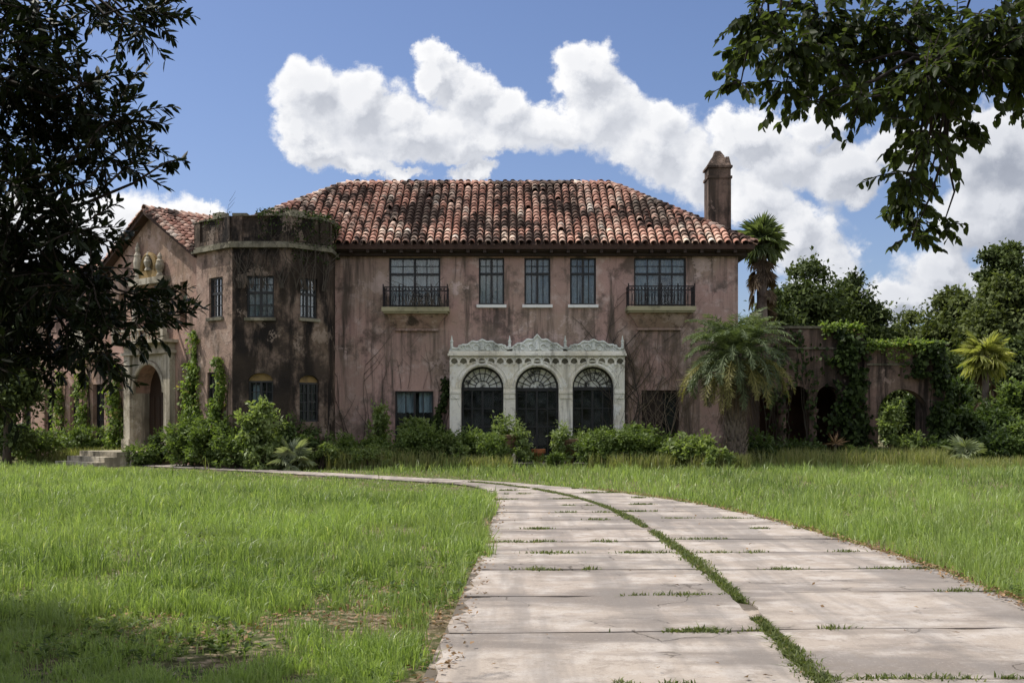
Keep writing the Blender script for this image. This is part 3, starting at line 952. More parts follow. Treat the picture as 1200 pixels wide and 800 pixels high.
# french doors with fanlights behind the arches
for j, op in enumerate(aops):
    a, b = op[0], op[1]
    c = (a + b) / 2; r_ = (b - a) / 2; zs = op[3]
    o = -0.05
    f = MB()
    f.fbox(F0, a, a + .07, o - .05, o + .05, .1, zs); f.fbox(F0, b - .07, b, o - .05, o + .05, .1, zs)
    f.fbox(F0, a + .07, b - .07, o - .06, o + .06, zs - .09, zs + .02)
    f.tube([F0.P(c + (r_ - .02) * math.cos(q), o, zs + (r_ - .02) * math.sin(q)) for q in np.linspace(0, math.pi, 22)], .05, 6)
    for q in np.linspace(0, math.pi, 10)[1:-1]:
        f.tube([F0.P(c + .24 * math.cos(q), o + .02, zs + .24 * math.sin(q)), F0.P(c + (r_ - .04) * math.cos(q), o + .02, zs + (r_ - .04) * math.sin(q))], .016, 4)
    for rr in (.24, .48):
        f.tube([F0.P(c + rr * math.cos(q), o + .02, zs + rr * math.sin(q)) for q in np.linspace(0, math.pi, 16)], .016, 4)
    mid = 3 if j != 1 else 4
    for k_ in range(1, 4):
        tt = a + (b - a) * k_ / 4
        f.fbox(F0, tt - (.032 if k_ == 2 else .02), tt + (.032 if k_ == 2 else .02), o - .03, o + .035, .1, zs - .09)
    for k_ in range(1, 4):
        zz = .1 + (zs - .19) * k_ / 4
        f.fbox(F0, a + .07, b - .07, o - .028, o + .024, zz - .018, zz + .018)
    dd = f.build('arched_door', M['frame'], mansion)
    gl = MB(); gl.fbox(F0, a + .07, c - .03, o - .012, o - .004, .1, zs - .09); gl.build('pane', M['darkglass'], dd)
    gl = MB(); gl.fbox(F0, c + .03, b - .07, o - .012, o - .004, .1, zs - .09); gl.build('pane', M['darkglass'], dd)
    fl = MB()
    V = [F0.P(c, o - .008, zs + .02)] + [F0.P(c + (r_ - .04) * math.cos(q), o - .008, zs + .02 + (r_ - .06) * math.sin(q)) for q in np.linspace(0, math.pi, 22)]
    fl.add(V, [(0, i, i + 1) for i in range(1, 22)])
    fl.build('fanlight_pane', M['fanglass'], dd)
stp = MB()
stp.fbox(F0, X0(580, 1), X0(720, 1), PO + .003, PO + 1.1, 0, .12)
stp.fbox(F0, X0(600, 1.6), X0(695, 1.6), PO + 1.103, PO + 1.6, 0, .065)
stp.build('porch_step', M['portal'], mansion)

# ---- roof tiles
def tile_mesh(name, L=.37, r0=.094, r1=.113, n=6, var=0.0, th=.022):
    mb = MB()
    V = []
    for i, (y, r) in enumerate(((0, r1), (L, r0))):     # y runs up the slope, lower end is wide
        for rr in (r, r - th):
            for k in range(n + 1):
                a = math.pi * k / n
                V.append((rr * math.cos(a), y, rr * math.sin(a) * 1.02 + (.05 if i == 0 else 0.0)))
    m = n + 1
    F = []
    for k in range(n):
        F.append((k, k + 1, 2 * m + k + 1, 2 * m + k))                  # outer
        F.append((k, m + k, m + k + 1, k + 1))                         # lower lip
    mb.add(V, F)
    return mb
TILE = tile_mesh('t')
tile_me = [TILE.mesh('roof_tile', M['tile'], smooth=False) for _ in range(1)]
TV = np.array(TILE.v); TF = np.array(TILE.f)

def roof_plane(A, B, C, D, parent, colw=.272, expo=.275, parts_rows=0, seed=0, lift=.035):
    """tiles on the plane with eave A->B (left to right seen from outside) and upper edge D->C; returns stuff arrays"""
    A, B, C, D = map(Vector, (A, B, C, D))
    ue = (B - A).normalized()
    nrm = ue.cross(D - A).normalized()
    if nrm.z < 0: nrm = -nrm
    up = nrm.cross(ue).normalized()
    if up.z < 0: up = -up
    W = (B - A).length
    dl = (D - A); dr_ = (C - A)
    Dx, Dy = dl.dot(ue), dl.dot(up); Cx, Cy = dr_.dot(ue), dr_.dot(up)
    H = max(Dy, Cy)
    r_ = random.Random(seed)
    stuff = []
    count = 0
    ctone = {}
    nc = int(W / colw)
    off = (W - nc * colw) / 2
    for row in range(int(H / expo) + 1):
        v = row * expo - .06
        for c in range(nc + 1):
            u = off + c * colw
            vv = v + expo * .45
            f = min(1, vv / max(Dy, 1e-6))
            ul = Dx * f; ur = W + (Cx - W) * min(1, vv / max(Cy, 1e-6))
            if u < ul + .02 or u > ur - .02 or vv > H: continue
            if r_.random() < .012 and row > 1: continue
            p = A + ue * (u + r_.uniform(-.012, .012)) + up * (v + r_.uniform(-.03, .03)) + nrm * (lift + r_.uniform(-.006, .010))
            rot = Matrix((ue, up, nrm)).transposed() @ Matrix.Rotation(r_.uniform(-.035, .035), 3, 'Z')
            key = (c, (row + (c * 7) % 5) // 6)
            if key not in ctone: ctone[key] = r_.random()
            tone = min(1.0, .62 * ctone[key] + .42 * r_.random())
            if row < parts_rows:
                o = bpy.data.objects.new('roof_tile', tile_me[0])
                o.matrix_parent_inverse = Matrix.Identity(4)
                o.location = p - root_world(parent)
                o.rotation_euler = rot.to_euler()
                o.color = (tone, 0, 0, 1)
                link(o, parent)
                count += 1
            else:
                stuff.append((p, rot, tone))
    return stuff, count
def ridge_caps(A, B, seed=0, step=.29, s=1.3):
    A, B = Vector(A), Vector(B)
    d = (B - A); L = d.length; d.normalize()
    side = d.cross(Vector((0, 0, 1))).normalized()
    up = side.cross(d).normalized()
    r_ = random.Random(seed)
    out = []
    for i in range(int(L / step)):
        p = A + d * (i * step) + up * (-.015 + r_.uniform(0, .012))
        rot = Matrix((side, d, up)).transposed() @ Matrix.Scale(s, 3) @ Matrix.Rotation(r_.uniform(-.04, .04), 3, 'Z')
        out.append((p, rot, r_.random()))
    return out
def tile_stuff(name, lst, parent):
    nv, nf = len(TV), len(TF)
    V = np.concatenate([TV @ np.array(rot).T + np.array(p) for p, rot, _ in lst])
    F = np.concatenate([TF + i * nv for i in range(len(lst))])
    var = np.repeat([v for *_, v in lst], nv)
    o = np_obj(name, V, [F], M['tile'], parent, var)
    o['kind'] = 'stuff'
    o.color = (0, 0, 0, 1)
    return o

OV = .55
ex0, ex1, ey0, ey1 = -10.65, 7.98, 36.45, 45.5
ez = EAVE + .05
ry = (ey0 + ey1) / 2
rz = 10.17
rx0, rx1 = -6.12, 3.62
rb = MB()
e = [(ex0, ey0, ez), (ex1, ey0, ez), (ex1, ey1, ez), (ex0, ey1, ez)]
rr_ = [(rx0, ry, rz), (rx1, ry, rz)]
rb.add(e + rr_ + [(x, y, z - .14) for x, y, z in e], [(0, 1, 5, 4), (1, 2, 5), (2, 3, 4, 5), (3, 0, 4), (0, 6, 7, 1), (1, 7, 8, 2), (2, 8, 9, 3), (3, 9, 6, 0), (6, 9, 8, 7)])
roof = rb.build('roof', M['tilebed'], mansion)
st, cnt = roof_plane(e[0], e[1], rr_[1], rr_[0], roof, parts_rows=4, seed=1)
s2, _ = roof_plane(e[1], e[2], rr_[1], rr_[1], roof, seed=2)
s3, _ = roof_plane(e[3], e[0], rr_[0], rr_[0], roof, seed=3)
s4, _ = roof_plane(e[2], e[3], rr_[0], rr_[1], roof, seed=4)
caps = ridge_caps(rr_[0], rr_[1], 5) + ridge_caps(e[0], rr_[0], 6) + ridge_caps(e[1], rr_[1], 7) + ridge_caps(e[2], rr_[1], 8) + ridge_caps(e[3], rr_[0], 9)
tile_stuff('upper_roof_tiles', st + s2 + s3 + s4, roof)
tile_stuff('ridge_tiles', caps, roof)
# eave boarding and rafter tails
sf = MB()
sf.box(ex0 + .25, ex1 - .25, ey0 + .30, 37 - .003, EAVE - .26, EAVE - .022)
sf.box(ex0 + .25, ex1 - .25, ey0 + .12, ey0 + .297, EAVE - .14, EAVE - .022)
sf.box(WX1 + .003, ex1 - .12, 37, 45, EAVE - .26, EAVE - .022)
sf.build('eave_board', M['soffit'], mansion)
tails = MB()
tails.box(-.05, .05, ey0 + .04, ey0 + .40, EAVE - .20, EAVE - .024)
tail_me = None
xx = ex0 + .4
while xx < ex1 - .2:
    if tail_me is None:
        tail_me = tails.mesh('rafter_tail', M['soffit'], root_world(mansion))
    o = bpy.data.objects.new('rafter_tail', tail_me)
    o.location = (xx, 0, 0)
    link(o, mansion)
    xx += .55

# ---- chimney on the east gable
ch = MB()
cx0, cx1, cy0, cy1 = 7.19, 8.02, 40.6, 41.5
ch.box(cx0, cx1, cy0, cy1, 7.0, 10.35)
chim = ch.build('chimney', M['arcade'], mansion)
cp = MB()
cp.box(cx0 - .04, cx1 + .04, cy0 - .04, cy1 + .04, 10.353, 10.44)
def frust(mb, a, b, z0, z1):
    (x0, x1, y0, y1), (u0, u1, v0, v1) = a, b
    mb.hexa([(x0, y0, z0), (x1, y0, z0), (x1, y1, z0), (x0, y1, z0), (u0, v0, z1), (u1, v0, z1), (u1, v1, z1), (u0, v1, z1)])
cp.box(cx0 + .01, cx1 - .01, cy0 + .01, cy1 - .01, 10.443, 10.74)
cp.box(cx0 - .05, cx1 + .05, cy0 - .05, cy1 + .05, 10.743, 10.82)
frust(cp, (cx0 - .02, cx1 + .02, cy0 - .02, cy1 + .02), (cx0 + .20, cx1 - .22, cy0 + .20, cy1 - .2), 10.823, 11.20)
frust(cp, (cx0 + .24, cx1 - .20, cy0 + .2, cy1 - .2), (cx0 + .30, cx1 - .34, cy0 + .3, cy1 - .3), 11.203, 11.42)
frust(cp, (cx1 - .24, cx1 + .01, cy0 + .02, cy0 + .30), (cx1 - .18, cx1 - .06, cy0 + .08, cy0 + .2), 10.824, 11.16)
cp.build('chimney_cap', M['arcade'], chim)

# ---- octagonal tower
TP = [(-10.2, 37.0), (-10.2, 35.86), (-8.70, 34.5), (-6.95, 34.5), (-5.90, 35.5), (-5.90, 36.997)]
def facet(i):
    a, b = Vector(TP[i]), Vector(TP[i + 1])
    u = (b - a).normalized()
    return Fr((a.x, a.y, 0), (u.x, u.y, 0), (u.y, -u.x, 0)), (b - a).length
TCOR = 6.86
tw = MB()
tower_windows = {1: [(245, 261, 325, 372, None), (243, 257, 436, 505, None)],
                 2: [(289, 321, 323, 372, None), (291, 320, 446, 494, None)],
                 3: [(352, 372, 326, 373, None), (351, 374, 448, 494, None)]}
wins_made = []
fac = {}
for i in range(5):
    fr, L = facet(i)
    fac[i] = (fr, L)
    o_ = []
    for (a, b, c, d, arch) in tower_windows.get(i, []):
        ta, tb = fr.t(a), fr.t(b)
        z1_, z0_ = fr.z((ta + tb) / 2, c), fr.z((ta + tb) / 2, d)
        if i in (2, 3) and c > 420:     # arched head above a flat window
            o_.append((ta, tb, max(.25, z0_), z1_, .62))
        else:
            o_.append((ta, tb, max(.25, z0_), z1_, None))
        wins_made.append((fr, ta, tb, max(.25, z0_), z1_, i, c))
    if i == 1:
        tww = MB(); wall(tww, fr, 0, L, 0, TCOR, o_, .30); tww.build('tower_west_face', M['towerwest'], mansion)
    else:
        wall(tw, fr, 0, L, 0, TCOR, o_, .30)
tower = tw.build('tower_wall', M['tower'], mansion)
for n_, (fr, ta, tb, z0_, z1_, i, c) in enumerate(wins_made):
    cu = [(0, .45, 0, 1), (.6, 1, .35, 1)] if (i in (2, 3) and c < 420) else ([(.1, .5, .2, .9)] if i == 2 else [])
    w_ = window(fr, ta, tb, z0_, z1_, 2, mansion, cu, transom=.4 if c < 420 else None, rows=2, colsper=2, lowrows=2 if c < 420 else 4, seed=30 + n_)
    if c < 420:
        s_ = MB(); s_.fbox(fr, ta - .06, tb + .06, -.2, .09, z0_ - .10, z0_ - .003); s_.build('sill', M['cap'], w_)
    elif i in (2, 3):
        ty = MB()
        cc = (ta + tb) / 2; r_ = (tb - ta) / 2
        ty.add([fr.P(cc, -.10, z1_)] + [fr.P(cc + r_ * math.cos(q), -.10, z1_ + .62 * r_ * math.sin(q)) for q in np.linspace(0, math.pi, 16)], [(0, k_, k_ + 1) for k_ in range(1, 16)])
        ty.build('tympanum', M['ochre'], w_)
dk = MB()
dk.box(-10.0, -6.1, 36.4, 36.5, 0, 6.8)
dk.box(-10.0, -6.1, 35.9, 36.39, 3.6, 3.8)
dk.build('tower_partition', M['dark'], mansion)
tcap = MB()
ring(tcap, TP, -.30, .16, TCOR + .003, TCOR + .12)
ring(tcap, TP, -.30, .09, TCOR + .123, TCOR + .20)
tcap.build('tower_cornice', M['cap'], mansion)
pr_ = MB()
pz0, pz1 = TCOR + .203, 7.84
ring(pr_, TP, -.26, .03, pz0, pz1)
for i in range(5):
    fr, L = fac[i]
    for a in (0.16, L - .16):
        pr_.fbox(fr, max(.03, a - .17), min(L - .03, a + .17), .033, .085, pz0 + .002, pz1 - .002)
    pr_.fbox(fr, .34, L - .34, .033, .075, pz0 + .002, pz0 + .12)
par = pr_.build('parapet', M['tower'], mansion)
rt = random.Random(5)
for i in range(5):
    fr, L = fac[i]
    cuts = [0.02]
    while cuts[-1] < L - .30: cuts.append(min(L - .02, cuts[-1] + rt.uniform(.28, .52)))
    if cuts[-1] < L - .02: cuts[-1] = L - .02
    for a, b in zip(cuts, cuts[1:]):
        cs = MB()
        h = rt.choice((.02, .05, .09, .13, .20))
        if i == 2 and a < .62 < b + .1: h = .012
        cs.fbox(fr, a + .004, b - .004, -.28 + rt.uniform(0, .04), .11 + rt.uniform(-.03, .03), pz1 + .003, pz1 + h)
        cs.build('coping_stone', M['cap'], par)
tower_top = pz1
rf = MB()
rf.add([(x, y, TCOR + .25) for x, y in TP] , [tuple(range(6))])
rf.build('tower_deck', M['cap'], mansion)

# ---- entrance wing set at an angle
UA = R(42)
FE = Fr((-10.25, 36.2, 0), (-math.cos(UA), math.sin(UA), 0), (-math.sin(UA), -math.cos(UA), 0))
EZ = 7.0; GW = 5.7; PK = 8.62
te = FE.t
ew = MB()
gab = lambda t: EZ + (PK - EZ) * (1 - abs(t - GW / 2) / (GW / 2))
dA, dB = 1.75, 3.95           # great door
SPR = 2.45
eops = [(dA, dB, .5, SPR, True), (te(222), te(208), .9, FE.z(te(215), 456), None), (te(155.5), te(147), .9, FE.z(te(151), 462), None),
        (2.2, 3.5, 4.55, 6.05, None), (te(219), te(211), 4.6, 6.1, None), (te(148), te(139), 4.6, 6.0, None)]
cutx = [0, GW / 2, GW]
wall(ew, FE, 0, GW, 0, EZ, eops, .62)
ew.add([FE.P(0, 0, EZ), FE.P(GW, 0, EZ), FE.P(GW / 2, 0, PK), FE.P(0, -.62, EZ), FE.P(GW, -.62, EZ), FE.P(GW / 2, -.62, PK)], [(0, 1, 2), (3, 5, 4), (0, 2, 5, 3), (1, 4, 5, 2)])
ew.fbox(FE, 0, .3, -6.5, -.623, 0, EZ)
ew.fbox(FE, GW - .3, GW, -6.5, -.623, 0, EZ)
ew.build('entrance_wall', M['entry'], mansion)
dk = MB(); dk.fbox(FE, .31, GW - .31, -1.9, -1.8, 0, EZ); dk.fbox(FE, .31, GW - .31, -1.79, -.63, 3.9, 4.1); dk.build('hall_partition', M['dark'], mansion)
for op in (eops[1], eops[2], eops[4], eops[5]):
    window(FE, *op[:4], 1, mansion, [], transom=.35, rows=1, colsper=2, lowrows=3, seed=60, o=-.25)
window(FE, *eops[3][:4], 2, mansion, [], transom=.3, rows=1, colsper=2, lowrows=3, seed=61, o=-.35)
# great door leaf
dl = MB()
dl.fbox(FE, dA, dB, -.60, -.54, .5, SPR)
V = [FE.P((dA + dB) / 2, -.56, SPR)] + [FE.P((dA + dB) / 2 + (dB - dA) / 2 * math.cos(q), -.56, SPR + (dB - dA) / 2 * math.sin(q)) for q in np.linspace(0, math.pi, 16)]
dl.add(V, [(0, i, i + 1) for i in range(1, 16)])
gd = dl.build('great_door', M['door'], mansion)
for a in np.linspace(dA + .1, dB - .38, 6):
    b_ = MB(); b_.fbox(FE, a, a + .27, -.537, -.515, .6, SPR - .1); b_.build('door_plank', M['door'], gd)
# stone frontispiece
pa = MB()
FEp = Fr(FE.P(0, .12, 0), FE.u, FE.n)
wall(pa, FEp, dA, dB, .5, 3.75, [(dA + .02, dB - .02, .5, SPR, 1.02)], .117)
pa.tube([FE.P((dA + dB) / 2 + 1.02 * math.cos(q), .15, SPR + 1.02 * math.sin(q)) for q in np.linspace(0, math.pi, 18)], .07, 6)
portal = pa.build('portal', M['portal'], mansion)
for (ta_, tb_, tc_, td_) in ((1.36, dA - .002, 1.30, dA + .03), (dB + .002, 4.36, dB - .03, 4.42)):
    ps = MB()
    ps.fbox(FE, ta_, tb_, .003, .22, .45, 3.75)
    ps.fbox(FE, tc_, td_, .004, .28, .45, .85)
    ps.build('pilaster', M['portal'], portal)
# pale lining of the deep door reveal
for tt in (dB - .012, dA + .003):
    ln = MB()
    ln.fbox(FE, tt, tt + .009, -.53, .0, .5, SPR)
    ln.build('door_lining', M['portal'], portal)
en = MB()
en.fbox(FE, 1.28, 4.44, .003, .30, 3.753, 3.85); en.fbox(FE, 1.36, 4.36, .003, .22, 3.853, 4.10); en.fbox(FE, 1.18, 4.54, .003, .60, 4.103, 4.20)
en.build('entablature', M['portal'], portal)
bl = MB()
for i in range(15):
    t_ = 1.35 + i * (4.37 - 1.35) / 14
    bl.lathe(FE.P(t_, .50, 4.203), [(.05, 0), (.03, .06), (.055, .16), (.03, .28), (.045, .34)], 6)
bl.fbox(FE, 1.25, 4.47, .43, .57, 4.545, 4.62)
for t_ in (1.25, 4.47):
    bl.fbox(FE, t_ - .07, t_ + .07, .42, .58, 4.203, 4.70)
    bl.fbox(FE, t_ - .04, t_ + .04, .02, .419, 4.55, 4.615)
bl.build('stone_balustrade', M['portal'], portal)
up_ = MB()
for t_ in (1.95, 3.75):
    up_.fbox(FE, t_ - .20, t_ + .20, .003, .15, 4.203, 4.45)
    up_.lathe(FE.P(t_, .12, 4.453), [(.13, 0), (.14, .05), (.11, .10), (.10, 1.40), (.15, 1.46), (.16, 1.55)], 10)
up_.fbox(FE, 1.70, 4.0, .003, .26, 6.15, 6.36)
up_.build('upper_columns', M['portal'], portal)
# carved niche and urn above the upper door
nc_ = MB()
nc_.fbox(FE, 2.15, 3.55, .003, .16, 6.363, 6.62)
nc_.tube([FE.P(2.85 + .46 * math.cos(q), .10, 6.62 + .55 * math.sin(q)) for q in np.linspace(0, math.pi, 16)], .10, 6)
nc_.add([FE.P(2.85, .06, 6.62)] + [FE.P(2.85 + .42 * math.cos(q), .06, 6.62 + .52 * math.sin(q)) for q in np.linspace(0, math.pi, 14)], [(0, i, i + 1) for i in range(1, 14)])
nc_.build('carved_niche', M['ochre'], portal)
for t_, h_ in ((3.55, 1.0), (2.1, .62), (2.85, .5)):
    ur = MB()
    ur.lathe(FE.P(t_, .14, 6.365 if t_ != 2.85 else 6.625), [(.13, 0), (.12, .1 * h_), (.08, .2 * h_), (.14, .42 * h_), (.16, .6 * h_), (.12, .78 * h_), (.13, .84 * h_), (.07, .95 * h_), (.09, 1.08 * h_), (.02, 1.3 * h_)], 10)
    ur.build('urn_finial', M['portal'], portal)
# gable roof
gr = MB()
OE = .28
pl = lambda t, o, dz=0.0: FE.P(t, o, gab(t) + dz)
def gz(t): return EZ + (PK - EZ) * (1 - abs(t - GW / 2) / (GW / 2)) + .05
tl_, tr_ = -OE, GW + OE
a_ = [FE.P(tl_, .32, gz(tl_)), FE.P(GW / 2, .32, gz(GW / 2)), FE.P(tr_, .32, gz(tr_)), FE.P(tl_, -7, gz(tl_)), FE.P(GW / 2, -7, gz(GW / 2)), FE.P(tr_, -7, gz(tr_))]
dn = Vector((0, 0, -.14))
gr.add(a_ + [p + dn for p in a_], [(0, 1, 4, 3), (1, 2, 5, 4), (0, 6, 7, 1), (1, 7, 8, 2), (6, 9, 10, 7), (7, 10, 11, 8), (0, 3, 9, 6), (2, 8, 11, 5), (3, 4, 10, 9), (4, 5, 11, 10)])
groof = gr.build('entrance_roof', M['tilebed'], mansion)
s1, _ = roof_plane(a_[0], a_[3], a_[4], a_[1], groof, seed=21)
s2, _ = roof_plane(a_[5], a_[2], a_[1], a_[4], groof, seed=22)
rc = ridge_caps(FE.P(GW / 2, .32, gz(GW / 2)), FE.P(GW / 2, -7, gz(GW / 2)), 23) + ridge_caps(FE.P(tl_, .30, gz(tl_)), FE.P(GW / 2, .30, gz(GW / 2)), 24, s=.95) + ridge_caps(FE.P(tr_, .30, gz(tr_)), FE.P(GW / 2, .30, gz(GW / 2)), 25, s=.95)
tile_stuff('gable_tiles', s1 + s2, groof)
tile_stuff('ridge_tiles', rc, groof)

# ---- wing beyond the entrance
WB = GW + .003; WE = 14.5
FW = Fr(FE.P(0, -.5, 0), FE.u, FE.n)
ww = MB()
wops = []
for (a, b, c, d) in ((122, 109, 450, 508), (93, 82, 452, 508), (62, 52, 455, 505), (36, 26, 455, 505)):
    ta, tb = FW.t(a), FW.t(b)
    wops.append((ta, tb, .5, FW.z((ta + tb) / 2, c), None))
for (a, b) in ((121, 112), (92, 83), (60, 52), (35, 27)):
    ta, tb = FW.t(a), FW.t(b)
    wops.append((ta, tb, 4.55, 6.0, None))
wops = [o_ for o_ in wops if o_[1] < WE - .2]
wall(ww, FW, WB, WE, 0, 6.7, wops, .35)
ww.fbox(FW, WE - .35, WE, -6.5, -.353, 0, 6.7)
ww.build('west_wing_wall', M['entry'], mansion)
dk = MB(); dk.fbox(FW, WB, WE - .36, -2.4, -2.3, 0, 6.7); dk.fbox(FW, WB, WE - .36, -2.29, -.36, 3.7, 3.9); dk.build('wing_partition', M['dark'], mansion)
for op in wops:
    window(FW, *op[:4], 1, mansion, [], transom=.35, rows=1, colsper=2, lowrows=3, seed=70, o=-.2)
wc = MB()
wc.fbox(FW, WB + .35, WB + 2.6, .003, .8, 4.0, 4.16); wc.fbox(FW, WB + .4, WB + 2.55, .70, .78, 4.163, 4.85)
wc.build('wing_balcony', M['portal'], mansion)
q0 = [FW.P(WB - .1, .5, 6.75), FW.P(WE + .5, .5, 6.75), FW.P(WE + .5, -7, 6.75), FW.P(WB - .1, -7, 6.75)]
q1 = [FW.P(WB - .1, -3.2, 8.3), FW.P(WE - 3, -3.2, 8.3)]
wr = MB()
wr.add(q0 + q1, [(0, 1, 5, 4), (1, 2, 5), (2, 3, 4, 5), (0, 4, 3), (0, 3, 2, 1)])
wroof = wr.build('wing_roof', M['tilebed'], mansion)
s1, _ = roof_plane(q0[1], q0[0], q1[0], q1[1], wroof, seed=31)
tile_stuff('wing_tiles', s1 + ridge_caps(q1[0], q1[1], 32), wroof)

# ---- entrance terrace steps
es = thing('entrance_steps', 'low stone steps leading up to the entrance portal of the angled wing', 'steps', FE.P(2.85, 1.5, 0))
for i in range(3):
    sm = MB()
    sm.fbox(FE, 1.6, 4.1, 1.55 + .42 * i + (.003 if i else 0), 1.55 + .42 * (i + 1), 0, .48 - .16 * i)
    sm.build('step', M['portal'], es)
tr = MB(); tr.fbox(FE, 1.45, 4.25, .01, 1.547, 0, .47); tr.build('landing', M['portal'], es)

# ================================================================== ARCADE (low wall to the east)
FA = Fr((0, 38.6, 0), (1, 0, 0), (0, -1, 0))
AX = FA.t
AZ = lambda py: EYE + (490 - py) / FP * 38.6
arcade = thing('garden_arcade', 'low vine grown stucco arcade with dark arches joined to the mansion east end', 'arcade', (11.5, 38.6, 0))
aw = MB()
a_ops = []
for (a, b) in ((890, 912), (921, 948), (957, 983)):
    ta, tb = AX(a), AX(b)
    a_ops.append((ta, tb, .12, AZ(452) - (tb - ta) / 2, True))
t_mid = AX(1012)
wall(aw, FA, 7.95, t_mid, 0, AZ(385), a_ops, .42)
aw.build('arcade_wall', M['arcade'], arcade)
cpg = MB()
cpg.fbox(FA, 7.9, t_mid + .06, -.48, .09, AZ(385) + .003, AZ(385) + .09); cpg.fbox(FA, 7.95, t_mid, .002, .06, AZ(409), AZ(407))
cpg.build('coping', M['cap'], arcade)
aw2 = MB()
FA2 = Fr((0, 38.5, 0), (1, 0, 0), (0, -1, 0))
ta, tb = FA2.t(1029), FA2.t(1088)
gate = (ta, tb, -.01, AZ(456) - (tb - ta) / 2, True)
wall(aw2, FA2, t_mid + .003, FA2.t(1108), 0, AZ(405), [gate], .55)
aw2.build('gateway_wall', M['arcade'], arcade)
cpg = MB()
cpg.fbox(FA2, t_mid + .07, FA2.t(1108) + .08, -.62, .10, AZ(405) + .003, AZ(405) + .09); cpg.fbox(FA2, t_mid + .063, FA2.t(1108), .002, .05, AZ(428), AZ(426))
cpg.build('coping', M['cap'], arcade)
for j, op in enumerate(a_ops):
    for tt in (op[0], op[1]):
        pass
lg = MB()
lg.fbox(FA, 7.95, t_mid, -3.4, -3.2, 0, 4.2); lg.fbox(FA, 7.95, t_mid, -3.199, -.43, 4.1, 4.3)
lg.fbox(FA, t_mid - .2, t_mid, -3.199, -.43, 0, 4.097)
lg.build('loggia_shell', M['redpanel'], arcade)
gp = MB()
gp.fbox(FA2, t_mid + .01, FA2.t(1106), -4.0, -.553, 3.75, 3.95)
gp.fbox(FA2, FA2.t(1096), FA2.t(1106), -1.9, -.553, 0, 3.747)
gp.build('passage_shell', M['arcade'], arcade)
for tt in ((a_ops[0][1] + a_ops[1][0]) / 2, (a_ops[1][1] + a_ops[2][0]) / 2):
    cl = MB()
    cl.lathe(FA.P(tt, .0, 0), [(.20, .12), (.20, .3), (.15, .34), (.135, 1.7), (.19, 1.78), (.21, 1.9)], 12)
    cl.build('column', M['arcade'], arcade)

# ================================================================== FOLIAGE TOOLS
def norm(a):
    return a / np.maximum(np.linalg.norm(a, axis=-1, keepdims=True), 1e-9)

def leaf_arrays(C, D, N, L, W, fold=.25, six=False, droop=0.0):
    """leaf blades: base C, axis D, face normal N, length L, width W"""
    n = len(C)
    D = norm(D); Sd = norm(np.cross(D, N)); Nn = np.cross(Sd, D)
    L = L[:, None]; W = W[:, None]
    if six:
        p0 = C
        m1 = C + D * L * .30; m2 = C + D * L * .68 - Nn * L * droop * .4
        tip = C + D * L - Nn * L * droop
        l1 = m1 + Sd * W * .46 + Nn * W * fold; r1 = m1 - Sd * W * .46 + Nn * W * fold
        l2 = m2 + Sd * W * .40 + Nn * W * fold * .8; r2 = m2 - Sd * W * .40 + Nn * W * fold * .8
        V = np.stack([p0, l1, l2, tip, r2, r1], 1).reshape(-1, 3)
        b = (np.arange(n) * 6)[:, None]
        F = np.concatenate([b + np.array([0, 3, 2, 1]), b + np.array([0, 5, 4, 3])])
        return V, F, 6
    m = C + D * L * .5 + Nn * W * fold
    tip = C + D * L - Nn * L * droop
    V = np.stack([C, m + Sd * W * .5, tip, m - Sd * W * .5], 1).reshape(-1, 3)
    b = (np.arange(n) * 4)[:, None]
    return V, b + np.array([0, 1, 2, 3]), 4

def rdir(r, n):
    return norm(r.normal(size=(n, 3)))

def crown_leaves(blobs, n_leaf, size, r, clumps=60, spread=.30, aspect=.55, hollow=.5, low=-.45):
    """leaves gathered in clumps through a set of ellipsoids"""
    B = np.array(blobs, dtype=float)
    vol = B[:, 3] * B[:, 5] + .05
    idx = r.choice(len(B), clumps, p=vol / vol.sum())
    d = rdir(r, clumps)
    d[:, 2] = np.where(d[:, 2] < low, -d[:, 2] * .6, d[:, 2])
    rad = hollow + (1 - hollow) * r.random(clumps) ** .6
    cc = B[idx, :3] + d * rad[:, None] * B[idx, 3:6]
    csz = (B[idx, 3:6].mean(1)) * spread * r.uniform(.6, 1.35, clumps)
    k = r.integers(0, clumps, n_leaf)
    g_ = r.normal(size=(n_leaf, 3)) * .55
    P = cc[k] + g_ * csz[k][:, None] * np.array([1.05, 1.05, .75])
    out = norm(P - B[idx[k], :3])
    N = norm(out * .7 + np.array([0, 0, .7]) + r.normal(size=(n_leaf, 3)) * .55)
    D = norm(rdir(r, n_leaf) + out * .5 + np.array([0, 0, -.25]))
    L = size * r.uniform(.65, 1.35, n_leaf)
    V, F, q = leaf_arrays(P, D, N, L, L * aspect)
    var = np.repeat(np.clip(r.random(n_leaf) * .65 + r.random(clumps)[k] * .45 - .05, 0, 1), q)
    return V, F, var, cc

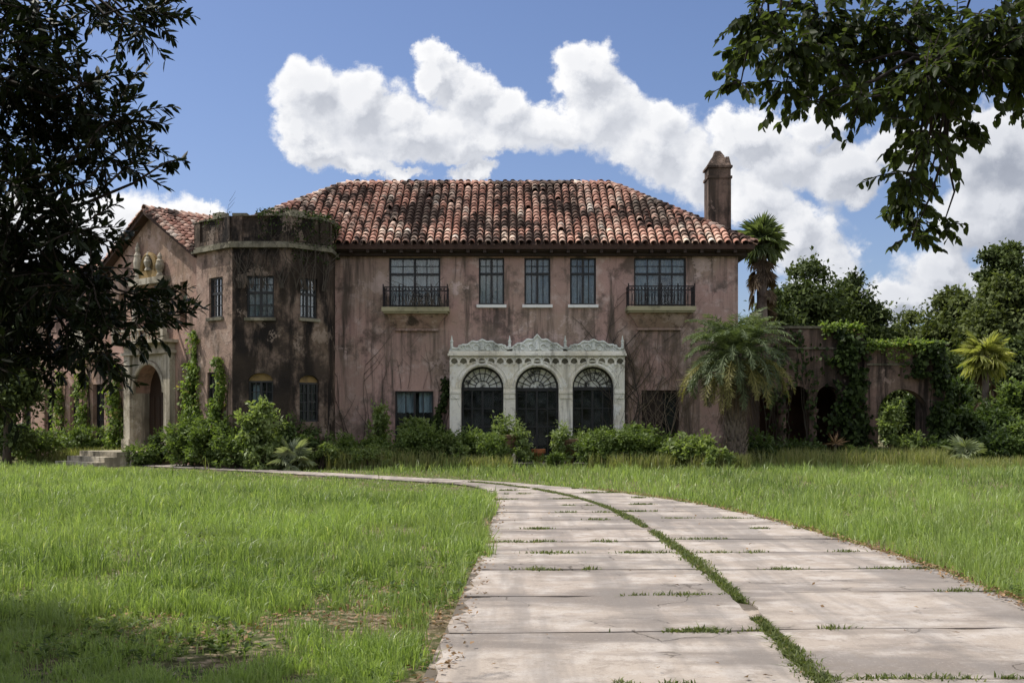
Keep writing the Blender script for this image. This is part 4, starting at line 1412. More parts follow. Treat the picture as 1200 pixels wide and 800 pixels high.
def tree(name, label, cat, base, trunk_h, trunk_r, blobs, n_leaf, size, mat, seed, group=None, clumps=70, spread=.34, lean=(0, 0), aspect=.55, hollow=.45, limbs=7):
    r = np.random.default_rng(seed)
    b = Vector(base)
    root = thing(name, label, cat, b, group)
    bl = [(b.x + x, b.y + y, b.z + z, rx, ry_, rz_) for x, y, z, rx, ry_, rz_ in blobs]
    V, F, var, cc = crown_leaves(bl, n_leaf, size, r, clumps, spread, aspect, hollow)
    np_obj('crown', V, [F], M[mat], root, var)
    tb = MB()
    top = Vector((b.x + lean[0], b.y + lean[1], b.z + trunk_h))
    pts = [b + (top - b) * f + Vector((math.sin(f * 5 + seed) * .06 * trunk_h * .3, math.cos(f * 4 + seed) * .05 * trunk_h * .3, 0)) * f for f in np.linspace(0, 1, 7)]
    pts[0].z -= .1
    tb.tube(pts, [trunk_r * (1.35 if i == 0 else 1 - .5 * i / 6) for i in range(7)], 9)
    tb.build('trunk', M['bark'], root, True)
    lm = MB()
    for i in range(limbs):
        tgt = Vector(cc[int(r.integers(0, len(cc)))])
        s_ = pts[-1 - int(r.integers(0, 3))]
        mid = s_.lerp(tgt, .5) + Vector((0, 0, -.08 * (tgt - s_).length))
        q = s_.lerp(mid, .5) + Vector((0, 0, .04 * (tgt - s_).length))
        lm.tube([s_, q, mid, tgt], [trunk_r * .42, trunk_r * .33, trunk_r * .24, trunk_r * .08], 6)
    lm.build('limbs', M['bark'], root, True)
    return root

def bush(name, label, px, py_top, half_px, Y, mat, size, n, seed, group=None, shape='round', cat='bush', py_bot=None, aspect=.5, stem=True):
    r = np.random.default_rng(seed)
    c = at(px, 490, Y); c.z = 0
    hz = EYE + (490 - py_top) / FP * Y
    w = half_px / FP * Y
    root = thing(name, label, cat, c, group)
    blobs = []
    if shape == 'round':
        blobs = [(c.x, c.y, hz * .52, w * .85, w * .7, hz * .46)]
        for k_ in range(6):
            a = r.uniform(0, 6.28)
            s_ = r.uniform(.35, .6)
            blobs.append((c.x + math.cos(a) * w * .6, c.y + math.sin(a) * w * .45, hz * r.uniform(.3, .72), w * s_, w * s_ * .8, hz * .30))
    elif shape == 'tall':
        for k_ in range(7):
            f = k_ / 6
            blobs.append((c.x + r.uniform(-.35, .35) * w, c.y + r.uniform(-.3, .3) * w, hz * (.12 + .76 * f), w * (.75 - .38 * f), w * (.6 - .3 * f), hz * .16))
    elif shape == 'open':
        for k_ in range(9):
            blobs.append((c.x + r.uniform(-.75, .75) * w, c.y + r.uniform(-.5, .5) * w, hz * r.uniform(.2, .86), w * .30, w * .28, hz * .18))
    V, F, var, cc = crown_leaves(blobs, int(n * 1.9), size * .92, r, 60, .42, aspect, .35, low=-.9)
    if shape != 'open':
        ns = 16
        dd = rdir(r, ns); dd[:, 2] = np.abs(dd[:, 2]) * .9 + .15; dd = norm(dd)
        b0 = np.array([c.x, c.y, hz * .45]); ext = np.array([w * .95, w * .8, hz * .56])
        m = max(60, int(n * .16)); kk = r.integers(0, ns, m); fr_ = r.uniform(.72, 1.22, m)
        Ps = b0 + dd[kk] * ext * fr_[:, None] + r.normal(size=(m, 3)) * size * .28
        V2, F2, q2 = leaf_arrays(Ps, norm(dd[kk] + r.normal(size=(m, 3)) * .7), norm(rdir(r, m) + np.array([0, 0, .8])), size * r.uniform(.6, 1.3, m), size * aspect * r.uniform(.6, 1.2, m))
        F = np.concatenate([F, F2 + len(V)]); V = np.concatenate([V, V2]); var = np.concatenate([var, np.repeat(.4 + .6 * r.random(m), q2)])
    V[:, 2] = np.maximum(V[:, 2], .01)
    np_obj('foliage', V, [F], M[mat], root, var)
    if stem:
        sm = MB()
        for i in range(9):
            t_ = Vector(cc[int(r.integers(0, len(cc)))])
            s_ = c + Vector((r.uniform(-.15, .15) * w, r.uniform(-.15, .15) * w, 0))
            sm.tube([s_, s_.lerp(t_, .5) + Vector((0, 0, .1)), t_], [.022, .016, .006], 5)
        sm.build('stems', M['bark'], root)
    return root

def ivy(name, label, fr, regions, n, size, mat, seed, group=None, cat='ivy', o=.05, thick=.16):
    """leaves hugging a wall; regions: (t_centre, half_width, z_low, z_high, weight)"""
    r = np.random.default_rng(seed)
    reg = np.array([q[:5] for q in regions], dtype=float)
    k = r.choice(len(reg), n, p=reg[:, 4] / reg[:, 4].sum())
    f = r.random(n)
    z = reg[k, 2] + (reg[k, 3] - reg[k, 2]) * f
    taper = 1.35 - .95 * f + .25 * np.sin(z * 5.1 + k) * .5
    t = reg[k, 0] + r.normal(size=n) * .52 * reg[k, 1] * taper + .10 * np.sin(z * 3.0 + k * 2)
    gap = np.sin(t * 8.0 + z * 2.3 + k) + np.sin(z * 4.1 - t * 5.0) + .6 * np.sin(t * 19 + z * 7)
    kp = gap > -.75 + .9 * (f - .5)
    t, z, f, k = t[kp], z[kp], f[kp], k[kp]; n = len(t)
    oo = o + np.abs(r.normal(size=n)) * thick
    u = np.array(fr.u); nn = np.array(fr.n); oo3 = np.array(fr.o)
    P = oo3 + t[:, None] * u + oo[:, None] * nn
    P[:, 2] = np.maximum(z, .03)
    N = norm(nn + np.array([0, 0, .5]) + r.normal(size=(n, 3)) * .5)
    D = norm(np.array([0, 0, -1.0]) + r.normal(size=(n, 3)) * .7 + nn * .4)
    L = size * r.uniform(.6, 1.4, n)
    V, F, q = leaf_arrays(P, D, N, L, L * .75)
    base = P.mean(0); base[2] = 0
    root = thing(name, label, cat, tuple(base), group)
    np_obj('leaves', V, [F], M[mat], root, np.repeat(r.random(n), q))
    sm = MB()
    rr = random.Random(seed)
    for (tc_, hw, z0, z1, *_ ) in regions:
        for j in range(4):
            tt = tc_ + rr.uniform(-.5, .5) * hw
            pts = []
            for zz in np.linspace(max(z0, .02), z1, 9):
                pts.append(fr.P(tt, .02, zz)); tt += rr.uniform(-.1, .1)
            sm.tube(pts, [.02 * (1 - i / 12) for i in range(9)], 4)
    sm.build('stems', M['vine'], root)
    return root

def bare_vine(name, label, fr, starts, z0, zmax, mat, seed, spread=.10, rad=.012, group=None, branch=2, zmin=None):
    rr = random.Random(seed)
    mb = MB()
    def grow(t, z, o, length, r0, dt):
        pts = []; rads = []
        n = max(3, int(length / .16))
        for i in range(n):
            pts.append(fr.P(t, o, z)); rads.append(r0 * (1 - .75 * i / n))
            dt += rr.uniform(-spread, spread); dt *= .9
            t += dt * .16 * 2; z += .16 * rr.uniform(.7, 1.05)
            if branch and rr.random() < .09 * branch and r0 > .006 and i > 2:
                grow(t, z, o, length * rr.uniform(.2, .5), r0 * .6, dt + rr.choice((-1, 1)) * rr.uniform(.2, .6))
        mb.tube(pts, rads, 4, False)
    for t, h in starts:
        grow(t, z0, .02 + rad, h, rad * rr.uniform(.7, 1.5), rr.uniform(-.15, .15))
    b = fr.P(starts[0][0], .02, z0)
    root = thing(name, label, 'vine', (b.x, b.y, 0), group)
    mb.build('stems', M[mat], root)
    return root

def pinnate_frond(base, az, el, length, r, leaf_len, droop, mat_name, parent, nleaf=46):
    """an arching feather palm frond as one mesh"""
    p = np.array(base, dtype=float)
    h = np.array([math.cos(az), math.sin(az), 0])
    pts = []; dirs = []
    e = el
    n = 16
    for i in range(n + 1):
        d = h * math.cos(e) + np.array([0, 0, math.sin(e)])
        pts.append(p.copy()); dirs.append(d)
        p = p + d * length / n
        e -= droop / n * (.6 + .9 * i / n)
    pts = np.array(pts); dirs = np.array(dirs)
    side = np.array([-h[1], h[0], 0])
    f = np.linspace(.14, 1, nleaf)
    C = np.stack([np.interp(f * n, np.arange(n + 1), pts[:, k_]) for k_ in range(3)], 1)
    Dm = norm(np.stack([np.interp(f * n, np.arange(n + 1), dirs[:, k_]) for k_ in range(3)], 1))
    prof = np.sin(np.clip(f, 0, 1) * math.pi * .86 + .30) * .9 + .1
    Vs = []; Fs = []; vs = []; c0 = 0
    for s_ in (-1, 1):
        D = norm(Dm * .75 + side * s_ * .85 + np.array([0, 0, -.55]) + r.normal(size=(nleaf, 3)) * .22)
        N = norm(np.cross(D, Dm) * s_ + r.normal(size=(nleaf, 3)) * .2)
        L = leaf_len * prof * r.uniform(.75, 1.2, nleaf)
        V, F, q = leaf_arrays(C, D, N, L, np.full(nleaf, .020) + L * .025, .2, droop=.38)
        Vs.append(V); Fs.append(F + c0); c0 += len(V)
        vs.append(np.repeat(r.random(nleaf) * .7 + r.random() * .3, q))
    tb = MB(); tb.tube([tuple(q) for q in pts], [.028 * (1 - .8 * i / n) for i in range(n + 1)], 4)
    Vs.append(np.array(tb.v)); vs.append(np.full(len(tb.v), .8))
    quads = np.array([q for q in tb.f if len(q) == 4]) + c0
    return np_obj('frond', np.concatenate(Vs), [np.concatenate(Fs + [quads])], M[mat_name], parent, np.concatenate(vs))

def fan_leaf(base, d, r, petiole, rad, mat_name, parent, nseg=22, droop=.35, spreadang=4.6, name='fan_leaf'):
    base = np.array(base, dtype=float); d = np.array(d, dtype=float); d /= np.linalg.norm(d)
    side = np.cross(d, [0, 0, 1.0]); side = side / max(np.linalg.norm(side), 1e-6)
    up = np.cross(side, d)
    hub = base + d * petiole + np.array([0, 0, -.12 * petiole])
    a = np.linspace(-spreadang / 2, spreadang / 2, nseg) + r.normal(size=nseg) * .04
    D = np.cos(a)[:, None] * d + np.sin(a)[:, None] * side + np.array([0, 0, -.22]) * np.abs(np.sin(a / 2))[:, None] + up * .10
    L = rad * (.72 + .28 * np.cos(a * .55)) * r.uniform(.9, 1.08, nseg)
    N = np.tile(up, (nseg, 1)) + r.normal(size=(nseg, 3)) * .15
    V, F, q = leaf_arrays(np.tile(hub, (nseg, 1)), D, N, L, L * .125, .25, six=True, droop=droop)
    var = np.repeat(r.random(nseg) * .6 + r.random() * .4, q)
    tb = MB(); tb.tube([tuple(base), tuple((base + hub) / 2 + up * .06 * petiole), tuple(hub)], [.022, .016, .012], 4)
    c0 = len(V)
    quads = np.array([q_ for q_ in tb.f if len(q_) == 4]) + c0
    return np_obj(name, np.concatenate([V, np.array(tb.v)]), [np.concatenate([F, quads])], M[mat_name], parent, np.concatenate([var, np.full(len(tb.v), .7)]))

# ================================================================== IVY AND VINES
TF1, TL1 = fac[1]
ivy('ivy', 'bright green ivy curtain covering the wall just right of the entrance portal', FE, [(te(240 - 4), .42, .3, FE.z(te(240), 388), 3), (te(228), .35, .3, 3.4, 1.4)], 5200, .12, 'ivy', 41, 'ivy on the entrance walls')
ivy('ivy', 'narrow ivy strand climbing the front left corner edge of the tower', TF1, [(TF1.t(263), .20, .3, TF1.z(TF1.t(263), 418), 1), (TF1.t(255), .3, .2, 2.2, .6)], 2100, .11, 'ivy', 42, 'ivy on the entrance walls')
ivy('ivy', 'ivy strip hanging on the wall left of the entrance portal', FE, [(te(141), .32, .3, FE.z(te(141), 428), 1), (te(136), .25, .3, 3.2, .5)], 2600, .12, 'ivy', 43, 'ivy on the entrance walls')
ivy('ivy', 'thin ivy on the far wing wall behind the foreground leaves', FW, [(FW.t(101), .5, .3, 3.9, 1), (FW.t(74), .5, .3, 3.4, .8)], 2600, .13, 'ivy', 44, 'ivy on the entrance walls')
ivy('ivy', 'dark ivy mass hanging between the small arches and the big gateway arch', FA, [(AX(994), .52, .1, AZ(384), 3), (AX(987), .5, AZ(425), AZ(383), 1.0), (AX(1004), .35, .1, AZ(430), .8)], 4400, .17, 'ivydark', 45, 'ivy on the arcade', o=.1)
ivy('ivy', 'dark ivy smothering the outer pier of the gateway arch', FA2, [(FA2.t(1100), .36, .1, AZ(402), 2.5), (FA2.t(1084), .5, AZ(440), AZ(402), .8)], 3300, .17, 'ivydark', 46, 'ivy on the arcade', o=.1)
ivy('ivy', 'thin dark ivy spreading over the wall above the small arches', FA, [(AX(930), 1.2, AZ(450), AZ(388), 1.2), (AX(905), .5, .2, AZ(400), .8), (AX(952), .25, .2, AZ(440), .5), (AX(917), .2, .2, AZ(450), .4)], 700, .14, 'ivydark', 147, 'ivy on the arcade', o=.05)
r_ = np.random.default_rng(47)
def coping_ivy(label, t0, t1, z, n, seed, Ff):
    r = np.random.default_rng(seed)
    t = r.uniform(t0, t1, n)
    w = .5 + .5 * np.sin(t * 3.1 + 1) * np.sin(t * 1.3)
    zz = z + .08 + r.normal(size=n) * .07 - np.where(r.random(n) < .45, r.random(n) * .7 * w, 0)
    P = np.stack([t, np.full(n, Ff.o.y) - .14 - np.abs(r.normal(size=n)) * .08 + np.where(zz > z + .1, r.uniform(0, .5, n), 0), zz], 1)
    V, F, q = leaf_arrays(P, rdir(r, n) + np.array([0, -.3, -.4]), norm(rdir(r, n) * .6 + np.array([0, -.3, .9])), r.uniform(.08, .19, n), r.uniform(.06, .12, n))
    root = thing('coping_creeper', label, 'creeper', ((t0 + t1) / 2, Ff.o.y, z), 'creepers along the arcade coping')
    np_obj('leaves', V, [F], M['ivy'], root, np.repeat(r.random(n), q))
    sm = MB(); rr = random.Random(seed)
    pts = [Vector((x, Ff.o.y - .12 + rr.uniform(-.03, .03), z + .12 + rr.uniform(-.03, .03))) for x in np.linspace(t0, t1, 14)]
    sm.tube(pts, .014, 4); sm.build('stems', M['vine'], root)
coping_ivy('light green creeper trailing along the lower gateway coping', FA2.t(1014), FA2.t(1106), AZ(405), 800, 48, FA2)
coping_ivy('short tuft of creeper on the higher arcade coping', AX(962), AX(1010), AZ(385), 500, 49, FA)

bare_vine('bare_vine', 'dense leafless grey vines fanning up the wall under the right balcony', F0, [(X0(p), h) for p, h in zip(range(738, 812, 4), [3.4, 4.0, 3.6, 4.6, 3.4, 4.3, 3.9, 4.4, 3.2, 4.0, 4.5, 3.6, 4.1, 3.4, 4.2, 3.1, 3.8, 3.0, 2.8])], .1, 5, 'vinepale', 51, .10, .016, 'leafless vines on the house front')
bare_vine('bare_vine', 'dark leafless vine clump climbing beside the porch right end', F0, [(X0(p), h) for p, h in ((733, 4.4), (735, 5.0), (737, 4.8), (740, 4.2), (742, 4.9), (745, 3.5))], .1, 5, 'vine', 52, .09, .022, 'leafless vines on the house front')
bare_vine('bare_vine', 'thin dark vine crossing the right arch and crest of the white porch', Fr((0, 37 - PO - .02, 0), (1, 0, 0), (0, -1, 0)), [(X0(722, PO), 3.6), (X0(725, PO), 3.3), (X0(728, PO), 3.9), (X0(730, PO), 3.0), (X0(724, PO), 2.6)], .1, 5, 'vine', 53, .16, .010, 'leafless vines on the house front')
bare_vine('bare_vine', 'wispy dark vines on the plain wall beside the tower', F0, [(X0(p), h) for p, h in ((408, 3.4), (414, 4.5), (424, 3.8), (432, 3.3), (447, 3.6), (472, 2.6))], .3, 5, 'vine', 54, .06, .012, 'leafless vines on the house front')
bare_vine('bare_vine', 'sparse vines above the ground floor window left of the porch', F0, [(X0(p), h) for p, h in ((448, 1.9), (470, 1.4), (478, 2.1), (496, 1.2), (505, 2.0))], 2.55, 5, 'vine', 55, .07, .010, 'leafless vines on the house front')
bare_vine('bare_vine', 'dense dead tangle smothering the railing of the left balcony', Fr((0, 36.22, 0), (1, 0, 0), (0, -1, 0)), [(X0(p), h) for p, h in zip(range(478, 526, 2), [.5, .7, .6, .8, .55, .75, .6, .85, .5, .7, .8, .6, .75, .5, .8, .6, .7, .85, .6, .7, .5, .65, .5, .4])], Z0(361), 5, 'vine', 58, .35, .016, None, 5)
for i_, lab_ in ((2, 'black dead creepers hanging over the parapet of the tower front'), (3, 'black dead creepers on the tower face next to the main wall')):
    fr_, L_ = fac[i_]
    rv = random.Random(60 + i_)
    bare_vine('bare_vine', lab_, Fr(fr_.P(0, .10, 0), fr_.u, fr_.n), [(rv.uniform(.1, L_ - .1), rv.uniform(.5, 2.4)) for _ in range(22)], 5.6, 5, 'vine', 60 + i_, .16, .018, None, 3)
ivy('ivy', 'dark creeper clump filling the corner left of the white porch', F0, [(X0(519), .17, .2, 2.9, 1), (X0(512), .2, .2, 1.8, .6)], 1500, .11, 'ivydark', 56, None, o=.04, thick=.10)
bare_vine('bare_vine', 'pale tangled vines draping the entrance wall beside the ivy curtain', FE, [(te(p), h) for p, h in ((212, 3.5), (218, 4.2), (224, 4.4), (229, 4.6), (233, 4.2), (236, 5.0))], .3, 5, 'vinepale', 57, .09, .016, None)

def parapet_growth(label, spots, seed):
    r = np.random.default_rng(seed)
    P = []
    for (i, t0_, t1_, n, hang) in spots:
        fr_, L_ = fac[i]
        t = r.uniform(t0_, t1_, n) * L_
        hgt = np.where(r.random(n) < .5, r.random(n) * .16, -r.random(n) ** 1.6 * hang)
        for a, b in zip(t, hgt):
            p = fr_.P(a, r.uniform(.08, .20) if b < 0 else r.uniform(-.25, .12), tower_top + .08 + b)
            P.append(tuple(p))
    P = np.array(P); n = len(P)
    V, F, q = leaf_arrays(P, rdir(r, n) + np.array([0, 0, -.2]), norm(rdir(r, n) + np.array([0, 0, .7])), r.uniform(.06, .15, n), r.uniform(.03, .07, n))
    b = P.mean(0)
    root = thing('parapet_creeper', label, 'creeper', tuple(b))
    np_obj('leaves', V, [F], M['ivydark'], root, np.repeat(r.random(n), q))
parapet_growth('scruffy dark creeper growing over the broken top of the tower parapet', [(2, .45, 1, 240, .8), (3, 0, 1, 560, 1.5), (4, 0, 1, 300, 1.2), (1, .3, .8, 60, .3)], 149)

# ================================================================== BUSHES ALONG THE HOUSE
GB = 'overgrown shrubs along the house front'
B_ = [
 ('bush', 'small rounded light green bush at the far left lawn edge', 46, 505, 26, 38.6, 'bushleaf', .14, 1500, 101, 'round'),
 ('bush', 'low green bush between the stone steps and the far left bush', 92, 503, 26, 40.2, 'bushleaf', .14, 1300, 102, 'round'),
 ('bush', 'dark clipped mound at the foot of the great entrance door', 186, 503, 10, 36.6, 'bushdark', .10, 900, 103, 'round'),
 ('bush', 'pale leafy bush right beside the entrance doorway', 217, 492, 24, 35.6, 'bushleaf', .14, 2200, 104, 'round'),
 ('bush', 'mid green bush under the ivy curtain at the tower corner', 250, 486, 30, 34.6, 'bushleaf', .14, 2600, 105, 'round'),
 ('shrub', 'tall leafy shrub with bright leaves in front of the tower middle', 303, 474, 28, 33.6, 'bushlight', .17, 2600, 106, 'tall'),
 ('bush', 'dark bush behind the pale palmetto at the tower foot', 345, 492, 28, 34.2, 'bushdark', .13, 1800, 107, 'round'),
 ('shrub', 'slender light shrub standing close to the wall under the left balcony', 446, 478, 15, 36.0, 'bushlight', .16, 900, 108, 'tall'),
 ('shrub', 'light leafy shrub rising in front of the ground floor window', 486, 478, 20, 35.8, 'bushlight', .17, 1300, 109, 'open'),
 ('bush', 'dense rounded yellow green bush left of the porch', 500, 499, 32, 34.6, 'bushleaf', .11, 3400, 110, 'round'),
 ('bush', 'low spreading weedy bush in front of the left arch pillar', 556, 506, 32, 35.0, 'bushleaf', .12, 2600, 111, 'round'),
 ('bush', 'broad dense green bush below the porch right pillar', 724, 503, 38, 34.4, 'bushleaf', .11, 3600, 112, 'round'),
 ('bush', 'taller green bush in front of the dark garden door', 757, 500, 30, 35.2, 'bushleaf', .13, 2600, 113, 'round'),
 ('bush', 'pale large leaved bush at the left foot of the date palm', 812, 512, 32, 34.2, 'bushlight', .17, 1700, 114, 'round'),
 ('bush', 'low leafy growth between the garden door and the date palm', 788, 524, 24, 34.6, 'bushleaf', .12, 1300, 115, 'round'),
 ('shrub', 'bright shrub seen through the big gateway arch', 1044, 470, 15, 37.75, 'bushlight', .16, 1300, 116, 'tall'),
 ('bush', 'bright leafy growth spilling from the right foot of the gateway shrub', 1066, 508, 16, 37.5, 'bushlight', .15, 900, 163, 'round'),
 ('bush', 'dark bush added behind the gateway arch to darken its opening', 1076, 462, 24, 42.5, 'bushdark', .18, 2600, 159, 'tall'),  # added bush stands in for the darkness inside the arch
 ('bush', 'yellow green weedy bush before the gateway arch', 1018, 524, 24, 36.4, 'bushlight', .15, 1100, 117, 'open'),
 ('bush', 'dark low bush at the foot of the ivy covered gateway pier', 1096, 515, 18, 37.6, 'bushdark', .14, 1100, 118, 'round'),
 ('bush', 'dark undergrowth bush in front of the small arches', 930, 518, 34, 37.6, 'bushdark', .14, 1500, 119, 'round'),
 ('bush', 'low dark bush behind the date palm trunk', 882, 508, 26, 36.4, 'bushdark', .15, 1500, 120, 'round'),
 ('bush', 'shaggy mid green bush before the plain wall left of the porch', 418, 514, 26, 35.6, 'bushleaf', .12, 1300, 121, 'round'),
 ('bush', 'small weedy bush between the palmetto and the tower shrub', 378, 519, 22, 34.0, 'bushlight', .12, 900, 122, 'open'),
 ('bush', 'grassy low bush covering the side of the entrance landing', 168, 520, 20, 36.3, 'bushleaf', .12, 1100, 161, 'round'),
 ('bush', 'tiny ragged bush at the foot of the porch steps', 652, 527, 11, 33.9, 'bushleaf', .10, 500, 162, 'open'),
 ('bush', 'low leafy tangle at the foot of the left balcony wall', 462, 511, 26, 34.8, 'bushleaf', .12, 1500, 151, 'round'),
 ('bush', 'ragged light weed clump just left of the porch pillar', 530, 507, 22, 34.2, 'bushlight', .12, 1100, 152, 'open'),
 ('bush', 'small fresh green clump beside the brown stone urn', 577, 508, 18, 34.3, 'bushleaf', .11, 1000, 153, 'round'),
 ('bush', 'small leafy clump right of the dark urn', 695, 509, 18, 34.2, 'bushleaf', .11, 1000, 154, 'round'),
 ('bush', 'pale weedy clump in front of the date palm trunk', 842, 523, 22, 33.4, 'bushlight', .13, 900, 155, 'open'),
 ('bush', 'bright leafy clump at the foot of the tower right side', 396, 511, 22, 34.4, 'bushleaf', .13, 1300, 156, 'round'),
 ('bush', 'low bright bush between the tower shrub and the ivy curtain', 272, 507, 24, 33.8, 'bushleaf', .13, 1500, 157, 'round'),
 ('bush', 'low leafy growth along the lawn before the plain wall', 436, 522, 24, 33.8, 'bushlight', .11, 1000, 158, 'open'),
 ('bush', 'small bush at the bottom of the far wing wall left of the portal', 128, 500, 18, 40.2, 'bushleaf', .13, 900, 123, 'round'),
 ('bush', 'low dark bush at the far left picture edge by the wing end', 12, 494, 26, 42.0, 'bushdark', .16, 1300, 124, 'round'),
]
for name, lab, px, pt, hw, Y, mt, sz, n, sd, sh in B_:
    bush(name, lab, px, pt, hw, Y, mt, sz, n, sd, GB, sh, cat='shrub' if name == 'shrub' else 'bush')
ER = 'dense shrubs at the lawn edge east of the arcade'
for lab, px, pt, hw, Y, mt, sz, n, sd, sh in [
    ('dark tall shrub right behind the gateway pier', 1118, 440, 26, 41.5, 'bushdark', .20, 2600, 131, 'tall'),
    ('wide dark shrub under the yellow green fan palm', 1152, 478, 36, 40.0, 'bushdark', .19, 3600, 132, 'round'),
    ('mid green shrub at the right edge behind the lawn', 1200, 452, 34, 41.0, 'bushleaf', .20, 3200, 133, 'tall'),
    ('low dark shrub on the lawn edge right of the small palmetto', 1168, 512, 30, 37.8, 'bushdark', .16, 2000, 134, 'round'),
    ('lighter round shrub at the far right lawn edge', 1212, 490, 30, 38.0, 'bushleaf', .17, 2000, 135, 'round')]:
    bush('shrub', lab, px, pt, hw, Y, mt, sz, n, sd, ER, sh, cat='shrub')

# planters beside the porch steps
def planter(label, px, Y, rim_py, w_px, leaf_top, leaf_half, seed, mat='urn'):
    c = at(px, 490, Y); c.z = 0
    h = EYE + (490 - rim_py) / FP * Y
    w = w_px / FP * Y
    root = thing('planter', label, 'planter', c, 'urn planters flanking the porch steps')
    mb = MB()
    mb.lathe(c, [(w * .62, .0), (w * .62, .08), (w * .38, .16), (w * .42, .26), (w * .80, h * .62), (w * .92, h * .86), (w * 1.06, h * .90), (w * 1.08, h * .985), (w * .92, h), (w * .88, h * .93)], 16)
    mb.build('urn', M[mat], root, False)
    r = np.random.default_rng(seed)
    z1 = EYE + (490 - leaf_top) / FP * Y
    wl = leaf_half / FP * Y
    blobs = [(c.x, c.y, h + .12, wl * .8, wl * .7, (z1 - h) * .7), (c.x + wl * .5, c.y - wl * .2, h - .05, wl * .5, wl * .5, .25), (c.x - wl * .4, c.y - .1, h + .1, wl * .4, wl * .4, .2)]
    for q in range(8):
        blobs.append((c.x + r.uniform(-.7, 1.0) * wl, c.y - r.uniform(-.2, .6) * wl, h * r.uniform(.35, .95), wl * .3, wl * .3, .22))
    V, F, var, cc = crown_leaves(blobs, 3300, .11, r, 60, .42, .45, .3, low=-.9)
    np_obj('plant', V, [F], M['bushlight'], root, var)
planter('brown stone urn spilling ferny green growth left of the porch steps', 594, 35.2, 509, 12, 487, 28, 141)
planter('dark urn topped with a rounded tuft of fern right of the porch steps', 667, 35.2, 514, 12, 494, 27, 142)
c = at(631, 490, 35.3); c.z = 0.12
tp = thing('flower_pot', 'orange terracotta pot standing on the porch step between the urns', 'flower pot', c)
mb = MB(); mb.lathe(c, [(.13, 0), (.16, .25), (.19, .34), (.23, .35), (.235, .47), (.20, .475), (.18, .40)], 14); mb.build('pot', M['terra'], tp)
r = np.random.default_rng(143)
V, F, var, cc = crown_leaves([(c.x, c.y - .25, .28, .22, .12, .22)], 200, .10, r, 14, .4, .4, .2, low=-.9)
np_obj('plant', V, [F], M['bushlight'], tp, var)

# ================================================================== PALMS
def date_palm():
    Y = 34.6
    c = at(862, 490, Y); c.z = 0
    zt = EYE + (490 - 418) / FP * Y
    root = thing('date_palm', 'stocky date palm with arching grey green fronds before the house right corner', 'palm tree', c)
    rr = random.Random(8)
    mb = MB()
    prof = []
    for i in range(34):
        f = i / 33
        prof.append(((.27 + .05 * math.sin(f * 40) * .4 + .10 * f * (1 - f)) * (1 if f < .95 else .85), f * zt))
    mb.lathe(c, prof, 18, .07, rr)
    tr_ = mb.build('trunk', M['palmbark'], root)
    bt = MB()
    for i in range(260):
        f = (i + .5) / 260
        a = i * 2.39996
        z = .2 + f * (zt - .25)
        d = Vector((math.cos(a), math.sin(a), 0)); s_ = Vector((-d.y, d.x, 0))
        b = c + d * .27 + Vector((0, 0, z)); tip = b + d * rr.uniform(.07, .15) + Vector((0, 0, rr.uniform(.14, .24)))
        w = rr.uniform(.04, .075)
        bt.add([b - s_ * w, b + s_ * w, b + Vector((0, 0, -.06)) + d * .05, tip - s_ * w * .6, tip + s_ * w * .6], [(0, 1, 4, 3), (2, 0, 3), (1, 2, 4), (2, 3, 4)])
    tag(bt.build('leaf_boots', M['palmbark'], root), kind='stuff')
    # hanging dead thatch
    r = np.random.default_rng(9)
    n = 150
    a = r.uniform(0, 6.28, n); z = zt - np.abs(r.normal(size=n)) * .8
    P = np.stack([c.x + np.cos(a) * .40, c.y + np.sin(a) * .40, z], 1)
    V, F, q = leaf_arrays(P, np.stack([np.cos(a) * .18, np.sin(a) * .18, -np.ones(n)], 1) + r.normal(size=(n, 3)) * .06, np.stack([np.cos(a), np.sin(a), np.zeros(n)], 1), r.uniform(.5, 1.5, n), np.full(n, .035))
    tag(np_obj('thatch', V, [F], M['deadleaf'], root, np.repeat(r.random(n), q)), kind='stuff')
    top = Vector((c.x, c.y, zt))
    k_ = 0
    for i in range(84):
        a = i * 2.39996 + .3
        f = i / 83
        el = R(88 - 108 * f ** 1.1) + r.uniform(-.14, .14)
        L = (1.75 if f < .3 else 1.95) * r.uniform(.85, 1.12)
        pinnate_frond(top + Vector((.16 * math.cos(a), .16 * math.sin(a), .15 - .3 * f)), a, el, L, r, .40, R(86 + 62 * f) if f < .8 else R(85), 'palm' if f < .72 or i % 5 else 'palmold', root, 54)
    for a, el in ((3.6, -.35), (5.5, -.3), (5.8, -.45), (3.2, -.5), (4.4, -.4), (4.9, -.6), (3.9, -.7), (5.2, -.75), (2.8, -.6), (6.1, -.65), (4.2, -.9)):
        pinnate_frond(top + Vector((.2 * math.cos(a), .2 * math.sin(a), -.2)), a, el + .6, 2.1, r, .40, R(95), 'palmold', root, 42)
date_palm()

